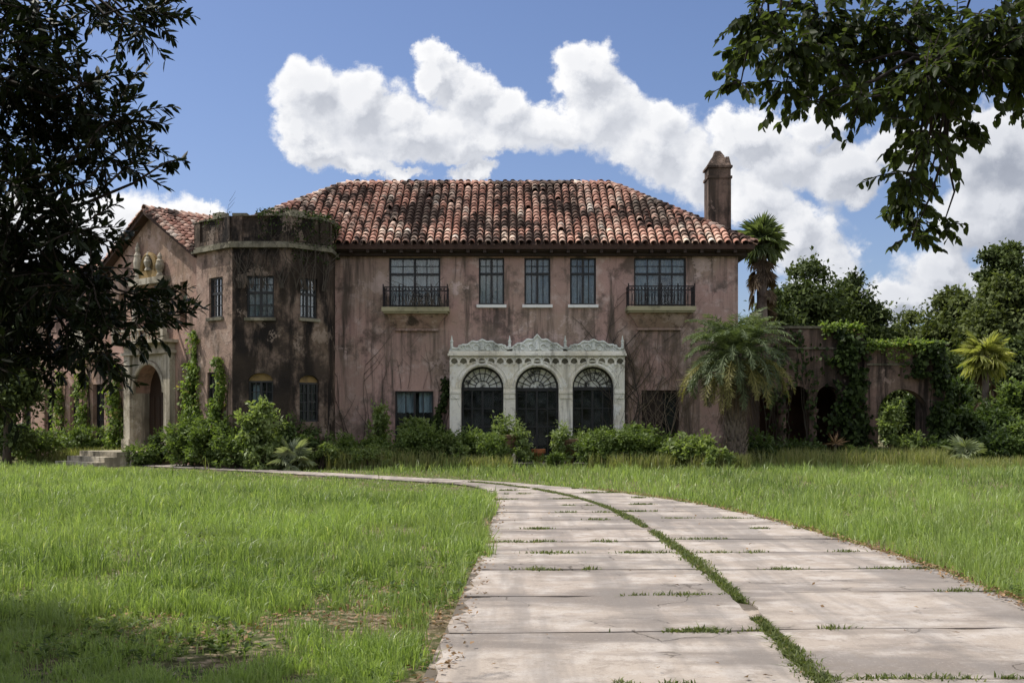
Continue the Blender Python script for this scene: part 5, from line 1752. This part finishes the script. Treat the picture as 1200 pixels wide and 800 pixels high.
def fan_palm(name, label, base, trunk_h, trunk_r, n, rad, mat, seed, dead=0, petiole=.6, el_lo=-50, el_hi=85, group=None, bark='palmbark', trunk=True):
    b = Vector(base)
    root = thing(name, label, 'palm tree' if trunk else 'palmetto', b, group)
    rr = random.Random(seed)
    r = np.random.default_rng(seed)
    if trunk:
        mb = MB()
        mb.lathe(b, [(trunk_r * (1.25 - .3 * f) * (1 + .04 * math.sin(f * 60)), f * trunk_h) for f in np.linspace(0, 1, 26)], 12, .06, rr)
        mb.build('trunk', M[bark], root)
    top = b + Vector((0, 0, trunk_h))
    for i in range(n):
        f = i / max(1, n - 1)
        a = i * 2.39996 + seed
        el = R(el_hi + (el_lo - el_hi) * f) + rr.uniform(-.1, .1)
        d = (math.cos(a) * math.cos(el), math.sin(a) * math.cos(el), math.sin(el))
        fan_leaf(top + Vector(d) * .05, d, r, petiole * rr.uniform(.8, 1.15), rad * rr.uniform(.85, 1.1), mat, root, droop=.30 + .25 * f)
    for i in range(dead):
        a = i * 2.39996
        z = -rr.uniform(.0, 1.0) * trunk_h * .5
        d = (math.cos(a) * .35, math.sin(a) * .35, -1)
        fan_leaf(top + Vector((math.cos(a) * trunk_r, math.sin(a) * trunk_r, z - .1)), d, r, .3, rad * .95, 'deadleaf', root, 14, .1, 2.2)
    return root
b = at(893, 490, 44.5); b.z = 0
fan_palm('cabbage_palm', 'tall cabbage palm with shaggy dead skirt behind the mansion right corner', b, EYE + (490 - 282) / FP * 44.5, .20, 30, .72, 'sabal', 62, 26, .42)
b = at(1155, 490, 43); b.z = 0
fan_palm('fan_palm', 'small fan palm with yellow green leaves among the right hand shrubs', b, EYE + (490 - 416) / FP * 43, .12, 22, .72, 'fan', 63, 7, .42, -50, 70)
b = at(342, 490, 33.2); b.z = .25
fan_palm('palmetto', 'pale palmetto clump at the tower foot', (b.x, b.y, 0), .30, .1, 13, .42, 'palmetto', 64, 0, .35, -10, 75, 'low palmettos', trunk=False)
b = at(1130, 490, 36.6)
fan_palm('palmetto', 'small light palmetto beside the gateway pier at the lawn edge', (b.x, b.y, 0), .35, .1, 9, .50, 'palmetto', 65, 0, .30, -15, 70, 'low palmettos', trunk=False)
# dry spiky plant by the arches
b = at(978, 490, 36.4); b.z = 0
yu = thing('yucca', 'dry reddish spiky plant standing before the small arches', 'plant', b)
mb = MB(); mb.tube([b, b + Vector((.03, 0, .45)), b + Vector((.02, 0, .75))], [.06, .05, .04], 6); mb.build('stem', M['bark'], yu)
r = np.random.default_rng(66)
n = 46
d = rdir(r, n); d[:, 2] = np.abs(d[:, 2]) * .9 - .25
V, F, q = leaf_arrays(np.tile(np.array(b) + [.02, 0, .75], (n, 1)), d, rdir(r, n), r.uniform(.3, .5, n), np.full(n, .035))
np_obj('blades', V, [F], M['litter'], yu, np.repeat(r.random(n), q))

# ================================================================== TREES BEHIND
TB = 'trees behind the mansion'
def btree(label, px, py_top, half, Y, seed, mat='treeleaf', n=11000, size=.25, low=.24, name='tree', group=TB, lobes=16, clumps=170, spread=.55, hollow=.35, wide=1.0):
    rr = random.Random(seed)
    c = at(px, 490, Y); c.z = 0
    H = EYE + (490 - py_top) / FP * Y
    w = half / FP * Y
    blobs = []
    zc = H * (1 + low) / 2
    blobs.append((0, 0, zc, w * .62, w * .55, (H - H * low) * .40))
    for i in range(lobes):
        a = i * 2.39996 + seed
        f = rr.uniform(0, 1)
        zz = H * low + (H - H * low) * (.12 + .76 * f)
        k_ = math.sqrt(max(.1, 1 - (2 * f - .75) ** 2 * .75))
        s_ = rr.uniform(.28, .46)
        rad = w * (.92 - s_) * k_
        blobs.append((math.cos(a) * rad * wide, math.sin(a) * rad * .9, zz, w * s_, w * s_, w * s_ * .72))
    blobs.append((rr.uniform(-.2, .2) * w, 0, H - w * .26, w * .34, w * .32, w * .26))
    return tree(name, label, 'tree', c, H * .62, max(.14, H * .024), blobs, n, size, M and mat, seed, group, clumps, spread, hollow=hollow)
btree('dark broad tree right behind the mansion beside the cabbage palm', 940, 306, 60, 58, 201, n=24000)
btree('dark rounded tree rising behind the middle of the arcade', 1002, 322, 46, 60, 202, n=20000)
btree('smaller lighter tree behind the gateway arch', 1066, 366, 40, 62, 203, mat='oakleaf', n=16000)
btree('mid green tree between the gateway and the tall right tree', 1118, 342, 50, 56, 204, mat='oakleaf', n=20000)
btree('large dark tree at the right side of the picture behind the fan palm', 1180, 326, 66, 52, 205, mat='oakleaf', n=26000)
btree('tall tree with an open reaching branch at the top right', 1182, 284, 46, 58, 206, n=12000, low=.55, hollow=.6, spread=.36, lobes=9, clumps=60)
btree('dense low tree filling the gap under the tall right trees', 1110, 412, 54, 50, 207, n=16000, low=.05)
btree('dense low tree at the far right edge', 1200, 398, 54, 47, 208, n=16000, low=.05)
btree('dark tree behind the left arches of the arcade', 905, 345, 44, 52, 209, n=14000, low=.2)
btree('tree seen low through the gateway arch', 1050, 430, 44, 52, 210, n=10000, low=.05)
btree('dark tree behind the wing end at the far left', 20, 330, 74, 58, 211, n=16000, low=.1)
btree('yellow green tree at the left picture edge behind the wing', -10, 418, 40, 50, 212, mat='bushlight', n=9000, low=.1)
btree('dark tree beyond the far wing roof', 70, 360, 54, 60, 213, n=12000, low=.2)
for i, (px, pt, hw, Y) in enumerate(((1330, 330, 80, 56), (1480, 300, 90, 60), (-160, 330, 90, 60), (-330, 320, 90, 62), (760, 380, 80, 72), (560, 380, 90, 74), (330, 380, 80, 72))):
    if i < 4: btree(['big dark tree beyond the right picture edge', 'dark tree far beyond the right picture edge', 'dark tree beyond the left picture edge', 'dark tree far beyond the left picture edge'][i], px, pt, hw, Y, 220 + i, n=6000, low=.05, size=.5)
btree('dark bushy tree standing before the far wing at the left edge', 8, 392, 52, 36.5, 214, n=12000, low=.02, size=.16)
# far wood closing the horizon
r = np.random.default_rng(230)
n = 26000
th = r.uniform(-math.pi, math.pi, n)
rad = r.uniform(95, 150, n)
hh = 6.5 + 2.2 * np.sin(th * 23) + 1.6 * np.sin(th * 61 + 1)
P = np.stack([np.sin(th) * rad, np.cos(th) * rad, r.random(n) ** .8 * hh], 1)
V, F, q = leaf_arrays(P, rdir(r, n), norm(rdir(r, n) + np.array([0, 0, .6])), r.uniform(1.2, 2.6, n), r.uniform(.9, 1.6, n))
wood = np_obj('far_woods', V, [F], M['treeleaf'], None, np.repeat(r.random(n), q))
tag(wood, 'far line of woodland closing the horizon behind the mansion', 'woods', kind='stuff')

# ================================================================== NEAR TREES (hanging boughs)
def spray_tree(name, label, base, trunk_h, trunk_r, blobs, hubs, mat, seed, leaf_len, aspect, six=True, twig_len=.42, per_twig=13, droop=.35, twig_dir=(0, 0, 0), leaf_droop=.15, hang=.5, vlight=None):
    """blobs: (x, y, z, r, twigs). Twigs start inside each blob and run outward carrying leaves"""
    r = np.random.default_rng(seed); rr = random.Random(seed)
    root = thing(name, label, 'tree', base)
    b = Vector(base)
    tb = MB()
    top = b + Vector((0, 0, trunk_h))
    tb.tube([b + Vector((0, 0, -.1)), b + Vector((.03, .02, .5)), b + Vector((0, .05, trunk_h * .5)), top], [trunk_r * 1.5, trunk_r * 1.05, trunk_r * .9, trunk_r * .65], 10)
    tb.build('trunk', M['darkbark'], root, True)
    lm = MB(); tw = MB()
    C = []; D = []; N = []; W = []
    for (x, y, z, rad, nt) in blobs:
        c = Vector((x, y, z))
        h = min(hubs, key=lambda q: (Vector(q) - c).length) if hubs else top
        h = Vector(h)
        ln_ = (h - c).length
        jit = lambda k_: Vector((rr.uniform(-k_, k_), rr.uniform(-k_, k_), rr.uniform(-k_, k_))) * ln_
        lm.tube([h, h.lerp(c, .25) + jit(.07) + Vector((0, 0, .05 * ln_)), h.lerp(c, .5) + jit(.09) + Vector((0, 0, .07 * ln_)), h.lerp(c, .78) + jit(.06), c], [.015, .013, .010, .007, .004], 5)
        for k_ in range(nt):
            d = Vector((rr.gauss(0, 1), rr.gauss(0, 1), rr.gauss(0, .8))).normalized()
            s_ = c + d * rad * rr.uniform(.05, .55)
            d = (d + Vector(twig_dir)).normalized()
            L = twig_len * rr.uniform(.6, 1.25) * (.5 + .5 * min(1, rad / .45))
            pts = []
            p = s_.copy(); dd = d.copy()
            for i in range(6):
                pts.append(p.copy())
                p = p + dd * L / 5
                dd = (dd + Vector((0, 0, -droop * .2))).normalized()
            tw.tube(pts, [.006, .005, .0045, .004, .003, .002], 3, False)
            tone = rr.random()
            for j in range(per_twig):
                f = (j + 1) / per_twig * 5
                i = min(4, int(f - 1e-6)); q = pts[i].lerp(pts[i + 1], f - i)
                ax = (pts[i + 1] - pts[i]).normalized()
                sd = ax.cross(Vector((rr.gauss(0, 1), rr.gauss(0, 1), rr.gauss(0, 1)))).normalized()
                ld = (ax * .8 + sd * .9 + Vector((0, 0, -hang))).normalized()
                C.append(q); D.append(ld); N.append((Vector((0, 0, 1)) + Vector((rr.gauss(0, .5), rr.gauss(0, .5), rr.gauss(0, .3)))).normalized()); W.append(tone)
    for h in hubs:
        lm.tube([top, top.lerp(Vector(h), .4) + Vector((0, 0, .25)), top.lerp(Vector(h), .75) + Vector((0, 0, .12)), Vector(h)], [trunk_r * .5, trunk_r * .38, .05, .03], 7)
    lm.build('limbs', M['darkbark'], root, True)
    tag(tw.build('twigs', M['darkbark'], root), kind='stuff')
    C, D, N = np.array(C), np.array(D), np.array(N)
    n = len(C)
    L = leaf_len * r.uniform(.65, 1.2, n)
    V, F, q = leaf_arrays(C, D, N, L, L * aspect, .12, six=six, droop=leaf_droop)
    np_obj('crown', V, [F], M[mat], root, np.repeat(np.clip(np.array(W) * .5 + r.random(n) * .5, 0, 1), q))
    return root
def pb(px, py, Y, rpx, nt):
    p = at(px, py, Y)
    return (p.x, p.y, p.z, rpx / FP * Y, nt)
rl = random.Random(77)
LB = []
def addl(lst, Ylo=5.2, Yhi=6.4):
    for px, py, rp, nt in lst:
        LB.append(pb(px, py, rl.uniform(Ylo, Yhi), rp, int(nt * (1.75 if px < 60 else 1.35 if px < 135 else 1.0))))
addl([(10, 20, 40, 16), (45, 15, 30, 9), (20, 80, 45, 16), (60, 70, 32, 10), (95, 100, 42, 14), (40, 130, 50, 18), (10, 160, 45, 14), (85, 150, 45, 18), (130, 140, 36, 13), (60, 190, 45, 13),
      (125, 185, 36, 13), (150, 195, 22, 6), (15, 215, 40, 13), (105, 15, 20, 5), (150, 8, 30, 9), (180, 15, 26, 9), (165, 30, 18, 5), (130, 0, 30, 7),
      (20, 260, 45, 15), (60, 245, 40, 10), (90, 270, 34, 8), (115, 275, 20, 5), (40, 300, 45, 15), (10, 320, 40, 13), (75, 320, 42, 15), (110, 335, 38, 11), (140, 345, 34, 9),
      (175, 350, 26, 6), (30, 360, 46, 16), (80, 375, 44, 15), (130, 385, 34, 8), (165, 385, 26, 6), (200, 372, 20, 4), (15, 410, 42, 14), (60, 415, 40, 12), (100, 415, 34, 9), 
      (125, 410, 26, 6), (195, 190, 12, 2), (-30, 60, 60, 14), (-40, 180, 60, 14), (-40, 300, 60, 14), (-40, 420, 60, 12), (5, 110, 40, 10), (-10, 380, 40, 12)])
# crown beyond the frame (overhead and to the left) that shades the near grass
for i in range(26):
    LB.append((rl.uniform(-6.6, -3.6), rl.uniform(4.6, 7.4), rl.uniform(3.4, 5.8), .6, 8))
k_ = 0
while k_ < 320:                  # the thick western side of the crown, whose shade lies on the lawn corner
    xs, ys = rl.uniform(-5.2, -1.0), rl.uniform(6.1, 9.2)
    if ys > 8.95 - .79 * (xs + 4.18): continue
    z = rl.uniform(2.0, 4.8)
    X_, Y_ = xs - .65 * z, ys + .169 * z
    if X_ / Y_ > -.50: continue
    LB.append((X_, Y_, z, .45, 11)); k_ += 1
for i in range(150):             # unseen high crown added over the viewer to block sky light
    LB.append((rl.uniform(-8.5, -.3), rl.uniform(-1.5, 4.8), rl.uniform(5.2, 7.6), .75, 9))
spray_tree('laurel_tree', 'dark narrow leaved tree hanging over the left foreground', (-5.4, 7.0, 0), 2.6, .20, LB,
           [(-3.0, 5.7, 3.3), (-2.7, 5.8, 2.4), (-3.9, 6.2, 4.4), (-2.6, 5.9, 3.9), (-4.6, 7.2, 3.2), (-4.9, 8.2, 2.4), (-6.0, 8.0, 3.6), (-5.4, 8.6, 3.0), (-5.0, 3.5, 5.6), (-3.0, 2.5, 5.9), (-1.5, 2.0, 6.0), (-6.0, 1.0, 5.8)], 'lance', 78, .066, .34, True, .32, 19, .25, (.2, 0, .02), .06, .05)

# unseen oaks added to deepen the shade on the near lawn corner
tree('added_shade_oak', 'spreading dark oak added overhead outside the left edge to deepen the shade', 'tree', (-5.2, -1.6, 0), 4.2, .38,
     [(-4 + 5.2 - 5.2 + a, b, c_, 2.1, 2.0, .9) for a, b, c_ in ((0, 0, 6.0), (3.2, .4, 6.4), (-3.2, .2, 6.0), (1.4, 3.0, 6.3), (-2.0, 3.2, 6.0), (4.4, 2.6, 6.6), (-5.0, 3.0, 5.4), (.5, -2.6, 6.4), (-3.5, -2.8, 6.0), (4.0, -2.6, 6.6))],
     15000, .22, 'treeleaf', 401, None, 150, .5)
OAK = (-7.4, 8.6, 0)
tree('added_shade_oak', 'dark oak with low boughs added outside the left edge to cast shade on the lawn', 'tree', OAK, 3.0, .26,
     [(xs - .65 * z - OAK[0], ys + .169 * z - OAK[1], z, .78, .70, .6) for xs, ys, z in ((-4.3, 7.7, 3.5), (-3.3, 7.1, 4.2), (-2.45, 6.5, 4.8), (-4.6, 6.8, 3.2), (-3.8, 6.3, 4.0), (-2.8, 5.9, 5.0), (-1.8, 5.95, 5.3), (-5.1, 8.3, 3.0), (-5.0, 7.5, 4.5), (-3.7, 7.2, 5.2), (-4.4, 7.4, 2.6))],
     13000, .15, 'treeleaf', 402, None, 140, .5)
for i_, (lab_, X_, Y_, H_, w_) in enumerate((  # unseen trees added round the viewer to block low sky light
    ('tall dark tree added behind the viewer to the west to block sky light', -13, -7, 10, 4.6), ('tall dark tree added straight behind the viewer to block sky light', -3, -14, 12, 5.2),
    ('tall dark tree added behind the viewer beside the drive to block sky light', 8.5, -12, 11, 4.8), ('dark tree added beside the drive outside the right edge to block sky light', 14, -2, 10, 4.2), ('dark tree added beyond the west oak outside the left edge to block sky light', -15, 5, 9, 3.8))):
    tree('tree', lab_, 'tree', (X_, Y_, 0), H_ * .6, .30, [(0, 0, H_ * .62, w_ * .7, w_ * .7, H_ * .3), (w_ * .5, .4, H_ * .45, w_ * .5, w_ * .5, H_ * .2), (-w_ * .5, -.3, H_ * .45, w_ * .5, w_ * .5, H_ * .2), (.3, w_ * .4, H_ * .35, w_ * .5, w_ * .5, H_ * .2), (0, 0, H_ * .85, w_ * .4, w_ * .4, H_ * .14)],
         5500, .50, 'treeleaf', 410 + i_, 'added sky blocking trees round the viewer', 90, .5)
RBb = []
rl = random.Random(88)
def addr(lst, Ylo=6.4, Yhi=7.6):
    for px, py, rp, nt in lst:
        RBb.append(pb(px, py, rl.uniform(Ylo, Yhi), rp, int(nt * (RMUL if py < 150 else 1.25))))
RMUL = 2.3
addr([(890, 20, 34, 12), (925, 55, 34, 12), (885, 60, 22, 6), (960, 20, 44, 16), (975, 75, 40, 14), (1010, 40, 48, 18), (1030, 90, 40, 14), (1060, 30, 50, 18), (1085, 85, 44, 16), (1120, 40, 50, 18), (1150, 80, 40, 15),
      (1175, 30, 50, 18), (1195, 70, 34, 9), (920, 100, 24, 6), (868, 98, 14, 3), (955, 120, 18, 4), (1010, 115, 24, 6), (1060, 122, 26, 7), (1110, 120, 30, 9), (1085, 150, 30, 10), (1075, 180, 28, 10), (1110, 165, 22, 7),
      (1130, 145, 16, 4), (1062, 205, 24, 9), (1060, 232, 24, 9), (1075, 255, 22, 8), (1105, 265, 18, 5), (1068, 280, 16, 4), (1192, 115, 12, 3), (1090, 205, 16, 4), (1230, 40, 60, 14), (1240, 110, 40, 8)], 6.4, 7.4)
for i in range(30):
    RBb.append((rl.uniform(2.6, 6.6), rl.uniform(5.6, 9.0), rl.uniform(4.6, 6.4), .6, 8))
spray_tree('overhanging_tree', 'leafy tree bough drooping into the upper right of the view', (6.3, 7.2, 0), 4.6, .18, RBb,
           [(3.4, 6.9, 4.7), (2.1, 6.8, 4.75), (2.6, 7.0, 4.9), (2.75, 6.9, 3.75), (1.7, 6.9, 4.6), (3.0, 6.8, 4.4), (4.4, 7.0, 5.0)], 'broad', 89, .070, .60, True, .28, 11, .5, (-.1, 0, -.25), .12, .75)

# ================================================================== GRASS
def blades(xy, h, w, r, lean=.45, seg=True, z0=0.0):
    n = len(xy)
    a = r.uniform(0, 2 * math.pi, n)
    ca, sa = np.cos(a), np.sin(a)
    la = r.uniform(0, 2 * math.pi, n)
    lm = h * np.abs(r.normal(size=n)) * lean
    lx, ly = np.cos(la) * lm, np.sin(la) * lm
    B0 = np.stack([xy[:, 0] - ca * w / 2, xy[:, 1] - sa * w / 2, np.full(n, z0)], 1)
    B1 = np.stack([xy[:, 0] + ca * w / 2, xy[:, 1] + sa * w / 2, np.full(n, z0)], 1)
    Tp = np.stack([xy[:, 0] + lx, xy[:, 1] + ly, z0 + h * (1 - .25 * np.minimum(1, lm / np.maximum(h, 1e-6)))], 1)
    if not seg:
        V = np.stack([B0, B1, Tp], 1).reshape(-1, 3)
        return V, [(np.arange(n) * 3)[:, None] + np.array([0, 1, 2])], 3
    md = np.stack([xy[:, 0] + lx * .32, xy[:, 1] + ly * .32, z0 + h * .60], 1)
    s_ = np.stack([ca * w * .38, sa * w * .38, np.zeros(n)], 1)
    V = np.stack([B0, B1, md + s_, md - s_, Tp], 1).reshape(-1, 3)
    b = (np.arange(n) * 5)[:, None]
    return V, [b + np.array([0, 1, 2, 3]), b + np.array([3, 2, 4])], 5

def vnoise(x, y, s, seed):
    r = np.random.default_rng(seed)
    G = r.random((64, 64))
    u, v = x * s + 1000, y * s + 1000
    i, j = np.floor(u).astype(int), np.floor(v).astype(int)
    f, g_ = u - i, v - j
    f = f * f * (3 - 2 * f); g_ = g_ * g_ * (3 - 2 * g_)
    a = G[i % 64, j % 64]; b = G[(i + 1) % 64, j % 64]; c = G[i % 64, (j + 1) % 64]; d = G[(i + 1) % 64, (j + 1) % 64]
    return (a * (1 - f) + b * f) * (1 - g_) + (c * (1 - f) + d * f) * g_

def lawn(name, label, n, ylo, yhi, seed, side):
    r = np.random.default_rng(seed)
    y = ylo * (yhi / ylo) ** r.random(n)
    half = .52 * y + 2.0
    x = r.uniform(-1, 1, n) * half
    if side < 0: keep = x < np.interp(y, Ls[:340, 1], Ls[:340, 0]) + 1
    keep = ~in_drive(x + (vnoise(x, y, 1.7, 21) - .5) * .34 + (vnoise(x, y, 6.0, 22) - .5) * .16, y)
    cs = np.interp(y, [0, 26, 27.5, 60], [2.0, .3, -1.0, -30.0])
    left = (x < np.interp(y, Cs[:330, 1], Cs[:330, 0])) & (y < 27) | ((y >= 27) & (x + (y - 27) < -2.0))
    keep &= left if side < 0 else ~left
    keep &= ~((y > 35.2) & (x > -10) & (x < 8))
    bare = vnoise(x, y, .9, 1) * .6 + vnoise(x, y, 2.6, 2) * .4
    near = np.clip((9.6 - y) / 2.0, 0, 1) * np.clip((x + 2.9) / 1.0, .0, 1) * np.clip((y - 6.3) / .5, .3, 1) if side < 0 else 0.0 * y
    keep &= r.random(n) > np.clip((bare - .66 + near * .42 + (vnoise(x, y, 7.0, 12) - .5) * .35) * 4, 0, .95)
    tuft = vnoise(x, y, 5.5, 6) * .6 + vnoise(x, y, 2.1, 7) * .4
    keep &= r.random(n) < np.clip(.22 + 2.0 * (tuft - .30), .14, 1)
    x, y, bare, tuft = x[keep], y[keep], bare[keep], tuft[keep]
    n = len(x)
    tall = vnoise(x, y, .45, 3) * .6 + vnoise(x, y, 1.3, 4) * .4
    h = (.025 + .07 * tall + .34 * tuft ** 2.2) * r.uniform(.4, 1.5, n)
    dw = np.min(np.hypot(x[:, None] - Ls[None, 330::12, 0], y[:, None] - Ls[None, 330::12, 1]), axis=1)
    h *= np.where(y > 22, np.clip(dw / 4.0, .22, 1.0), 1.0)
    h *= np.interp(y, [6, 8, 11, 20, 38], [.42, .62, .95, 1.05, 1.1])
    # shorter fringe right on the paving edge
    w = (.0046 + .00040 * y) * r.uniform(.6, 1.4, n)
    V, F, q = blades(np.stack([x, y], 1), h, w, r, .58)
    pv = np.clip(r.random(n) * .75 + (vnoise(x, y, .35, 5) - .5) * .5 + .12, 0, .88)
    pv = np.where(r.random(n) < .08, r.uniform(.90, 1.0, n), pv)
    o = np_obj(name, V, F, M['grass'], None, np.repeat(pv, q))
    return tag(o, label, 'grass', kind='stuff')
lawn('lawn_grass', 'sunlit rough lawn grass left of the driveway', 760000, 5.0, 37.5, 301, -1)
lawn('lawn_grass', 'rough lawn grass on the right side of the driveway', 460000, 6.5, 38.5, 302, 1)

# broad leaved weeds and clover in the turf
r = np.random.default_rng(305)
nw = 5200
y = 6.2 * (20 / 6.2) ** r.random(nw); x = r.uniform(-1, 1, nw) * (.52 * y + 1.5)
kk = ~in_drive(x, y) & (vnoise(x, y, .8, 31) > .52)
x, y = x[kk], y[kk]; nw = len(x)
k_ = np.repeat(np.arange(nw), 7); m = len(k_)
a = r.uniform(0, 6.28, m)
sz = r.uniform(.03, .072, nw)[k_]
C = np.stack([x[k_], y[k_], .02 + r.random(m) * .06], 1)
D = np.stack([np.cos(a), np.sin(a), r.uniform(.2, 1.0, m)], 1)
V, F, q = leaf_arrays(C, D, np.array([0, 0, 1.0]) + r.normal(size=(m, 3)) * .25, sz * r.uniform(.7, 1.2, m), sz * r.uniform(.3, .6, m), .15, six=True, droop=.2)
tag(np_obj('lawn_weeds', V, [F], M['bushleaf'], None, np.repeat(r.random(m), q)), 'low broad leaved weeds dotted through the lawn', 'weeds', kind='stuff')

# tall weeds along the house front and right lawn edge
def weeds(name, label, spans, n, seed, hmin, hmax, mat='weed'):
    r = np.random.default_rng(seed)
    P = []; H = []
    for (pa, pb_, ya, yb, hh) in spans:
        m = int(n * (pb_ - pa) / sum(s_[1] - s_[0] for s_ in spans))
        Y = r.uniform(ya, yb, m); px = r.uniform(pa, pb_, m)
        P.append(np.stack([(px - 600) / FP * Y, Y], 1)); H.append(np.full(m, hh))
    P = np.concatenate(P); H = np.concatenate(H)
    keep = ~in_drive(P[:, 0], P[:, 1]) & (vnoise(P[:, 0], P[:, 1], 1.2, seed) > .28)
    P, H = P[keep], H[keep]
    m = len(P)
    V, F, q = blades(P, H * r.uniform(hmin, hmax, m), r.uniform(.012, .034, m), r, .35)
    o = np_obj(name, V, F, M[mat], None, np.repeat(r.random(m), q))
    return tag(o, label, 'weeds', kind='stuff')
weeds('tall_weeds', 'tall straw green weeds along the foot of the house front', [(240, 520, 33.5, 36.5, .62), (520, 600, 33.4, 34.6, .42), (690, 880, 33.2, 34.6, .48), (20, 160, 38.4, 39.6, .5)], 22000, 311, .35, 1.3)
weeds('tall_weeds', 'brownish tall weeds in front of the arcade', [(860, 1110, 34.5, 37.5, .60), (1110, 1230, 33.0, 36.8, .36)], 11000, 312, .3, 1.25)

# grass in the driveway joints
r = np.random.default_rng(320)
J = []
sv = r.uniform(s_at_y(1.0), 10.2, 22000)
sv = s_at_y(1.0) + (10.2 - s_at_y(1.0)) * np.sort(r.random(16000) ** 1.0)
p = edge_pts(sv, .5)
wd = .026 + .060 * vnoise(p[:, 0], p[:, 1], 1.1, 9)
p = p + np.stack([r.normal(size=len(p)) * wd * .62, r.normal(size=len(p)) * .05], 1)
k_ = vnoise(p[:, 0], p[:, 1], 2.2, 10) > .22
J.append(p[k_])
for lane, JJ in ((0, JL), (1, JR)):
    for y in JJ[4:]:
        s_ = s_at_y(y)
        for q in range(int(r.integers(1, 4))):
            a = r.uniform(.03, .47) if lane == 0 else r.uniform(.53, .97)
            wlen = r.uniform(.012, .055)
            m = int(wlen * 5200)
            w_ = np.clip(a + r.normal(size=m) * wlen, .01 if lane == 0 else .51, .49 if lane == 0 else .99)
            pp = edge_pts(np.full(m, s_), w_)
            pp[:, 1] += r.normal(size=m) * (.012 + .06 * np.exp(-((w_ - a) / wlen) ** 2) * vnoise(pp[:, 0], pp[:, 1], 4.0, 14))
            J.append(pp[vnoise(pp[:, 0], pp[:, 1], 5.0, 15) > .25])
J = np.concatenate(J)
m = len(J)
V, F, q = blades(J, r.uniform(.022, .065, m), r.uniform(.006, .014, m) + .0004 * J[:, 1], r, 1.1, True, .026)
tag(np_obj('joint_grass', V, F, M['jointgrass'], None, np.repeat(r.random(m), q)), 'low grass sprouting along the driveway seams', 'grass', kind='stuff')

# leaf litter
r = np.random.default_rng(330)
n = 5200
y = 5 * (24 / 5.) ** r.random(n)
s_ = np.array([s_at_y(v) for v in y])
w_ = np.where(r.random(n) < .72, 1.0 + r.normal(size=n) * .035, np.where(r.random(n) < .4, 0.0 + r.normal(size=n) * .035, r.random(n)))
onroad = (w_ > .05) & (w_ < .95) & (r.random(n) < .93)
P = edge_pts(s_, w_)[~onroad]
n2_ = 4200
y2 = 5.4 * (10.5 / 5.4) ** r.random(n2_); x2 = r.uniform(-3.6, -.5, n2_)
kk = vnoise(x2, y2, .9, 1) > .45
P = np.concatenate([P, np.stack([x2, y2], 1)[kk]])
n = len(P)
P3 = np.stack([P[:, 0], P[:, 1], np.where(in_drive(P[:, 0], P[:, 1]), .062, .02) + r.uniform(0, .02, n)], 1)
d = rdir(r, n); d[:, 2] *= .25
V, F, q = leaf_arrays(P3, d, norm(np.array([0, 0, 1.0]) + r.normal(size=(n, 3)) * .35), r.uniform(.022, .06, n), r.uniform(.015, .035, n), .2)
tag(np_obj('leaf_litter', V, [F], M['litter'], None, np.repeat(r.random(n), q)), 'brown fallen leaves scattered along the driveway edges', 'leaves', kind='stuff')
